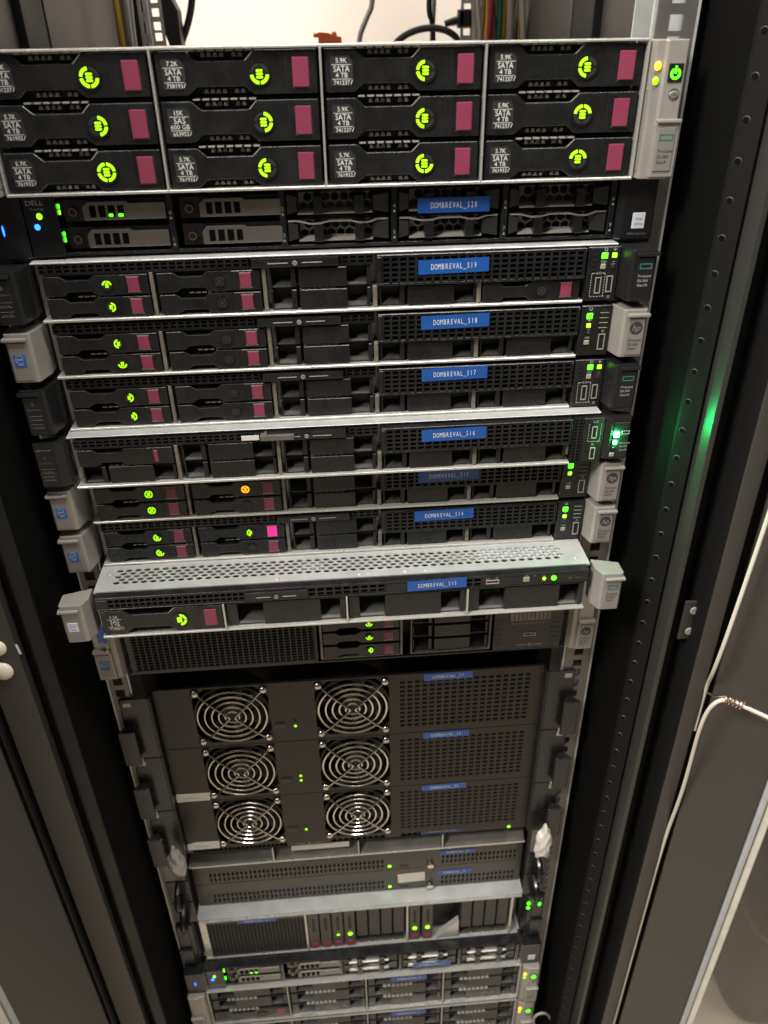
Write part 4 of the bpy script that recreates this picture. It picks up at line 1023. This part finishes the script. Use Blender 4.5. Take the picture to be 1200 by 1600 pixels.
# ---- S3, S2
def slot_server(label, zu, number, tape_at, paper=False):
    s = thing('rack_server', label, 'server', (0, 30, zu*U), GROUP)
    obj('chassis', cached('sch', lambda: G().box(-212, 212, 12, 560, .6, 43.8).mesh('ch', 'slot_panel')), s)
    obj('front_panel', cached('span', lambda: G().lattice(-194, 32, 3, 23, 40, 2, 2.9, 6.8, 0, 2).lattice(106, 206, 3, 23, 18, 2, 2.9, 6.8, 0, 2)
        .box(-213, -194, .02, 2, .6, 43.7).box(32, 106, .02, 2, .6, 43.7).box(206, 213, .02, 2, .6, 43.7).box(-193.98, 31.98, .03, 2, 23, 43.7).box(-193.98, 31.98, .03, 2, .6, 3).box(106.02, 205.98, .03, 2, 23, 43.7).box(106.02, 205.98, .03, 2, .6, 3).mesh('pan', 'slot_panel')), s)
    obj('slot_backing', cached('sbk', lambda: G().box(-195, 207, 6, 8, 2, 25).mesh('bk', 'bay_black')), s)
    led(s, 38.6, 8, -.3, 'led_lime', 4.4, 4.4, rnd=True)
    obj('thumb_screw', cached('tscr', lambda: G().cyl((0, 0), 4.6, -5, 0, 16, r2=4.6).mesh('ts', 'chrome', bevel=.7, smooth=True)), s, (92, 0, 7))
    obj('port', cached('sprt', lambda: G().box(52, 64, -.6, 1, 4, 8).mesh('pt', 'vent_dark', bevel=.4)), s)
    if paper: obj('paper_label', G().box(50, 86, -.5, -.1, 13, 31).mesh('pl', 'paper'), s, rot=(0, R(-2), 0))
    for sd in (-1, 1):
        br = obj('ear', cached(('sear', sd), lambda: G().box(min(sd*213.2, sd*241), max(sd*213.2, sd*241), -22, -19.5, .6, 43.7).mesh('e', 'black_plastic', bevel=.5)), s)
        obj('handle', cached(('shd', sd), lambda: G().tube([(sd*226, -20, 5), (sd*226, -34, 8), (sd*226, -41, 14), (sd*226, -43, 22), (sd*226, -41, 30), (sd*226, -34, 36), (sd*226, -20, 39)], 3.6, 8).mesh('h', 'black_gloss', smooth=True)), br)
    tape(s, number, *tape_at)
    return s
slot_server('one-unit server with slotted brown panel and blue tape DOMBREVAL_S3', -19, 3, (127.5, -.1, 27.5, 46, 8.5, -.5))
slot_server('one-unit server with slotted brown panel, small paper label and blue tape DOMBREVAL_S2', -20, 2, (124.5, -.1, 29.5, 46, 8.5, -.5), True)
# ---- S1: two-unit server with upright drives
s = thing('rack_server', 'two-unit server with upright drives, wide grille and bare steel lid, third from the bottom', 'server', (0, 13, -22*U), GROUP)
obj('chassis', G().box(-214, 214, 20, 560, .6, 86).mesh('ch', 'galvanised'), s)
obj('steel_lid', G().box(-215, 215, -2, 330, 86.2, 87.6).mesh('lid', 'galvanised', bevel=.3), s)
obj('front_frame', G().box(-213, 213, -6, 16, .4, 3).box(-213, 213, -5, 16, 84, 86).box(-213, -204, -4, 16, 3, 84).box(-76.6, -73.6, -6, 16, 3, 84).box(58.4, 61, -6, 16, 3, 84).box(199, 202, -6, 16, 3, 84).mesh('fr', 'silver_edge', bevel=.4), s)
gb = obj('grille', G().lattice(-203.8, -77, 6, 78, 26, 22, 3.7, 2.2, -4, 0).mesh('gr', 'vent_dark'), s)
obj('grille_backing', G().box(-204, -77, 6, 8, 4, 83).mesh('bk', 'vent_dark'), gb)
for za, zb in ((78.1, 83.8), (3.2, 5.9)): obj('grille_frame', G().box(-203.9, -76.8, -4.4, 2, za, zb).mesh('gf', 'slot_panel', bevel=.4), gb)
def upright(x, lit, blank=False):
    if blank:
        b = obj('blank_cover', cached('ubl', lambda: G().box(0, 14.2, -3.4, 12, 22, 82).box(0, 14.2, -2, 12, 5, 8).mesh('b', 'pocket_grey', bevel=.5)), s, (x, 0, 0))
        return
    d = obj('drive_carrier', cached('udr', lambda: G().box(0, 14.4, -4, 12, 4, 82).mesh('d', 'slot_panel', bevel=.5)), s, (x, 0, 0))
    obj('release_button', cached('ubt', lambda: G().box(2.4, 12, -5, -2, 6, 16).mesh('b', 'magenta', bevel=.4)), d)
    obj('grip_slot', cached('ugs', lambda: G().box(5.6, 9.6, -4.4, -2, 42, 72).mesh('g', 'bay_black', bevel=.5)), d)
    if lit: led(d, 7.4, 31, -4.3, 'led_lime' if lit == 1 else 'lime', 6.4 if lit == 1 else 5, 6.4 if lit == 1 else 3, rnd=True)
for k in range(4): upright(-73+k*16.0, (0, 0, 2, 1)[k])
for k in range(4): upright(-8+k*16.4, 0, True)
for k in range(2): upright(62.5+k*17.4, 1)
for k in range(6): upright(100+k*16.4, 0, True) if k > 1 else None
obj('bay_cage', G().box(-73, 199, 14, 16, 3, 84).mesh('c', 'bay_black'), s)
obj('loose_flap', G().prism([(98, 4), (130, 4), (130, 40)], -5, 4).mesh('f', 'silver_edge', bevel=.3), s)
tape(s, 1, -138, -4.6, 80.0, 50, 8)
for sd in (-1, 1):
    e = wide_ear(s, sd, 'black', logo=None)
    if sd > 0:
        for zz, sz in ((74, 6), (64, 5)): led(e, 222, zz, -9, 'led_green', 5, sz, rnd=True)
        led(e, 236, 74, -11, 'led_green', 4.5, 7, rnd=True)
# ---- one-unit server with grip drives near the bottom
ten_bay('one-unit server with grey grip drives, second from the bottom, blue light on its panel', -23, -2, '', (92, -6.2, 14.0), True)
# ---- last two
def plain_tape(s, n, x, z): tape(s, n, x, -8.6, z, 50, 8)
s = two_unit_lff('two-unit server with rows of blank covers and one drive, partly lit near the bottom', -25, -4, [['x', 'x', 'x', 'x'], ['x', 'x', 'x', 'x'], [('n', None), 'x', 'x', 'x']], None)
two_unit_ear(s, 1); two_unit_ear(s, -1); plain_tape(s, '', 60, 80)
s = two_unit_lff('lowest two-unit server of the stack, only its upper row of blank covers showing', -27.1, -4, [['x', 'x', 'x', 'x'], ['x', 'x', 'x', 'x'], ['x', 'x', 'x', 'x']], None)
two_unit_ear(s, 1); two_unit_ear(s, -1); plain_tape(s, '', 60, 80)

# ================================================================== LOOSE THINGS
def cable(name, pts, r, matn, label, cat='cable', group=None, n=8, smooth_k=6):
    P = [Vector(p) for p in pts]
    out = P
    if len(P) < 30:
        for _ in range(3):                          # corner cutting: soft bends without overshoot
            q = [out[0]]
            for p1, p2 in zip(out, out[1:]): q += [p1*.75+p2*.25, p1*.25+p2*.75]
            out = q+[out[-1]]
    o0 = out[0].copy()
    g = G().tube([p-o0 for p in out], r, n)
    o = obj(name, g.mesh(name, matn, smooth=True), None, (o0.x, o0.y, o0.z+Z0))
    return tag(o, label, cat, group)
def pts(Y, *pp): return [at(a, b, Y) if not isinstance(Y, (list, tuple)) else None for a, b in pp]
def down(v, z): return Vector((v.x, v.y, z))
def up_(v, z): return Vector((v.x, v.y, z))
# right-hand bundle hanging behind the top server
rb = [(742, 748, 690, 5.0, 'cable_grey', 'grey'), (757, 752, 700, 4.2, 'cable_grey', 'grey'), (748, 762, 720, 3.0, 'cable_yellow', 'yellow'), (771, 764, 666, 4.4, 'cable_red', 'dark red'), (768, 770, 730, 4.8, 'cable_grey', 'grey'),
      (780, 779, 666, 4.4, 'cable_green', 'green'), (789, 787, 700, 3.2, 'cable_yellow', 'yellow'), (795, 796, 668, 4.6, 'cable_white', 'white'), (800, 802, 680, 4.8, 'cable_grey', 'grey'), (806, 812, 735, 8.5, 'rubber_black', 'black'),
      (809, 815, 690, 4.2, 'cable_yellow', 'yellow'), (817, 818, 668, 4.4, 'cable_white', 'white')]
rl = ['grey cable hanging right beside the black plug', 'grey cable hanging next to the dark red cable', 'thin yellow cable half hidden behind the grey cables near the plug', 'dark red cable hanging behind the top server',
      'grey cable between the dark red and the green cable', 'green cable hanging behind the top server', 'thin yellow cable between the green and the thick white cable', 'thick white cable in the middle of the hanging bundle',
      'grey cable hanging in front of the thick black one', 'thick black cable in the hanging bundle', 'yellow cable lying against the thick black cable', 'white cable at the edge of the bundle, against the side panel']
for (xa, xb, Y, r_, mt, nm), lab in zip(rb, rl):
    a = at(xa, -40, Y); b = at(xb, 60, Y)
    mid = at((xa+xb)/2+random.uniform(-3, 3), 10, Y)
    cable('cable', [up_(a, 480), a, mid, b, down(b+Vector((random.uniform(-8, 8), 0, 0)), -150)], r_, mt, lab, group='cables hanging behind the right side')
for k, (xa, xb, Y, mt, lab) in enumerate(((745, 752, 676, 'cable_white', 'thin white wire crossing the grey cables beside the plug'), (760, 759, 672, 'cable_yellow', 'thin yellow wire in front of the grey cables near the dark red one'), (775, 783, 674, 'cable_white', 'thin white wire beside the green cable'), (812, 800, 672, 'cable_grey', 'thin grey wire slanting across the thick black cable'), (784, 776, 705, 'cable_red', 'thin red wire slanting behind the green cable'))):
    a = at(xa, -40, Y); b = at(xb, 62, Y)
    cable('wire', [up_(a, 480), a, at((xa+xb)/2+(-2, 3, -3, 2, 3)[k], 12, Y), b, down(b, -150)], 2.4, mt, lab, 'wire', group='thin wires in the hanging bundle')
lb = [(176, 190, 650, 4.5, 'cable_yellow'), (184, 196, 665, 5, 'cable_grey'), (192, 202, 655, 5, 'cable_grey'), (199, 207, 670, 5, 'cable_grey')]
for (xa, xb, Y, r_, mt), lab in zip(lb, ('yellow cable running down beside the left rear rail', 'grey cable touching the yellow one beside the left rear rail', 'grey cable between two other grey cables at the left rear rail', 'grey cable closest to the slotted left rear rail')):
    a = at(xa, -30, Y); b = at(xb, 64, Y)
    cable('cable', [up_(a, 480), a, b, down(b, -150)], r_, mt, lab, group='cables beside the left rear rail')
cable('power_cable', [up_(at(302, -30, 760), 420), at(302, -20, 760), at(298, 20, 760), at(290, 50, 760), at(280, 75, 760), down(at(275, 90, 760), -100)], 5.0, 'rubber_black', 'black power cord curving down against the pale wall beside the left rear rail', 'cord')
cable('cable', [up_(at(588, -30, 900), 420), at(586, 0, 900), at(572, 30, 900), at(558, 66, 900), down(at(556, 80, 900), -80)], 4.2, 'cable_grey', 'single thin grey cable against the middle of the pale wall')
cable('power_cable', [at(612, 74, 720), at(630, 56, 720), at(655, 45, 720), at(680, 43, 720), at(703, 49, 720), at(720, 66, 720), down(at(722, 80, 720), -50)], 4.6, 'rubber_black', 'black cord bent into a low arch behind the top server', 'cord')
cable('power_cable', [up_(at(672, -30, 740), 420), at(671, -10, 740), at(670, 20, 740), at(676, 35, 745), at(677, 66, 745), down(at(677, 90, 745), -60)], 3.8, 'rubber_black', 'straight black cord hanging inside the arch of the bent cord', 'cord')
cable('cable', [up_(at(679, -30, 755), 420), at(679, -10, 755), at(677, 30, 755), at(674, 66, 755), down(at(674, 90, 755), -60)], 3.2, 'cable_grey', 'slim grey cable hanging beside the straight black cord')
# plug
c0, c1 = at(692, 38, 710), at(724, 30, 710)
pg = thing('power_plug', 'black moulded plug with ribbed strain relief beside the cable bundle', 'plug', tuple(c1))
d_ = (c1-c0)
obj('plug_body', G().box(-8, 12, -10, 10, -11, 12).mesh('pb', 'rubber_black', bevel=2, seg=2), pg)
g = G(); g.tube([(-8, 0, 0), d_*-.9], 4.2, 8)
for k in range(7): g.tube([d_*-(.25+k*.09), d_*-(.29+k*.09)], 6.4-.3*k, 10)
obj('strain_relief', g.mesh('sr', 'rubber_black'), pg)
# black box behind the left rear rail
c = at(262, 30, 745)
tag(obj('adapter_block', G().prism([(-9, 40), (4, 40), (18, 10), (18, -40), (4, -44), (-6, -10)], -20, 20).mesh('ab', 'rubber_black', bevel=2, seg=2), None, (c.x, 745, c.z+Z0)), 'black wedge-shaped adapter beside the left rear rail', 'adapter')
# orange clip on the lid of the top server
c = at(515, 62, 560)
oc = thing('orange_clip', 'small orange plastic clip lying on the lid of the top server', 'clip', (c.x, 560, 73.8))
obj('clip_body', G().prism([(-14, 0), (15, 0), (15, 7), (4, 10), (-2, 12), (-14, 13)], -7, 7).mesh('cb', 'clip_orange', bevel=1.2, seg=2), oc)
obj('clip_lug', G().cyl((6, 10), 3.5, -4, 4, 10).box(-20, -12, -3, 3, 7, 12).mesh('cl', 'clip_orange', bevel=.8), oc)
# white cable and copper wire on the right door hinge
yw = -104
q0 = at(1222, 740, yw)
cable('earth_cable', [Vector((q0.x, yw, ZT-10)), q0, at(1190, 838, yw), at(1160, 925, yw), at(1132, 1005, yw), at(1114, 1052, yw+6), Vector((334, -77, at(1108, 1070, -77).z)), Vector((334, -77, at(1108, 1070, -77).z-60))], 1.8, 'cable_white', 'white cable running down along the right door hinge')
zc = at(1040, 1310, -77).z
wc = [Vector((334, -77, -1300)), Vector((334, -77, zc-150)), Vector((334, -77, zc)), at(1064, 1244, yw+14), at(1078, 1195, yw+8), at(1092, 1142, yw), at(1104, 1112, yw-3), at(1119, 1096, yw-6), at(1136, 1092, yw-8), at(1160, 1103, yw-12), at(1200, 1121, yw-20), at(1250, 1146, yw-34), Vector((452, -156, at(1250, 1146, yw-34).z-14))]
cable('earth_cable', wc, 1.9, 'cable_white', 'white cable bound with bare copper wire, leading off to the right')
hw = []
a, b = at(1131, 1091, yw-8), at(1160, 1103, yw-12)
ax = (b-a).normalized(); u1 = ax.cross(Vector((0, 1, 0))).normalized(); u2 = ax.cross(u1)
hw += [at(1105, 1083, yw+8), at(1118, 1088, yw-2)]
for i in range(61):
    t = i/60; an = 2*math.pi*5*t
    hw.append(a+(b-a)*t+u1*(3.3*math.cos(an))+u2*(3.3*math.sin(an)))
hw += [at(1175, 1114, yw-15), at(1200, 1126, yw-20), at(1245, 1148, yw-34)]
cable('copper_wire', hw, .95, 'copper', 'bare copper wire coiled around the white cable at the right hinge', 'wire', n=6, smooth_k=2)
# white crumpled bag and clear bag tucked at the rails
def crumple(name, c, sx, sy, sz, matn, label, cat, seed):
    rnd = random.Random(seed)
    bm = bmesh.new(); bmesh.ops.create_icosphere(bm, subdivisions=3, radius=1)
    for v in bm.verts:
        p = v.co.normalized()
        k = 1+.10*math.sin(4*p.x+5*p.z+seed)+.07*math.sin(9*p.z-6*p.x)+rnd.uniform(-.02, .02)
        v.co = Vector((p.x*sx*k*(1-.35*p.z), p.y*sy*k, p.z*sz*k))*.001
    me = bpy.data.meshes.new(name); bm.to_mesh(me); bm.free(); me.materials.append(MATS[matn])
    o = obj(name, me, None, (c.x, c.y, c.z+Z0)); return tag(o, label, cat)
crumple('cable_tie_bag', at(849, 1316, -12), 10, 8, 30, 'paper', 'crumpled white paper wad stuck at the right rail below the fan-guard servers', 'paper', 3)
crumple('film_bag', at(276, 1346, -12), 10, 7, 27, 'plastic_film', 'crumpled clear plastic film at the left rail below the fan-guard servers', 'film', 5)
cable('cable', [at(840, 1612, -20), at(832, 1595, -25), at(838, 1585, -28), at(850, 1582, -28), at(860, 1588, -24), at(864, 1612, -18)], 1.8, 'cable_grey', 'small grey cable loop at the right rail near the bottom')
# dark wheeled case standing on the floor beyond the right-hand glass
eq = thing('floor_case', 'dark rounded case standing on the pale floor beyond the right glass door', 'case', (800, 200, -1450))
obj('case_body', G().prism([(-140, -60), (-136, -100), (-110, -126), (-70, -135), (330, -135), (330, 260), (-140, 260)], 0, 420, 'z').mesh('cb', 'cabinet_inner', bevel=12, seg=3, smooth=True), eq)
obj('case_lid', G().prism([(-143, -60), (-139, -102), (-112, -129), (-70, -138), (333, -138), (333, 263), (-143, 263)], 421, 445, 'z').mesh('clid', 'cabinet_black', bevel=4, seg=2), eq)
obj('trim_line', G().prism([(-142, -60), (-138, -101), (-111, -128), (-70, -137), (332, -137), (332, 262), (-142, 262)], 236, 242, 'z').mesh('tl', 'rail_steel'), eq)
bpy.context.view_layer.update()
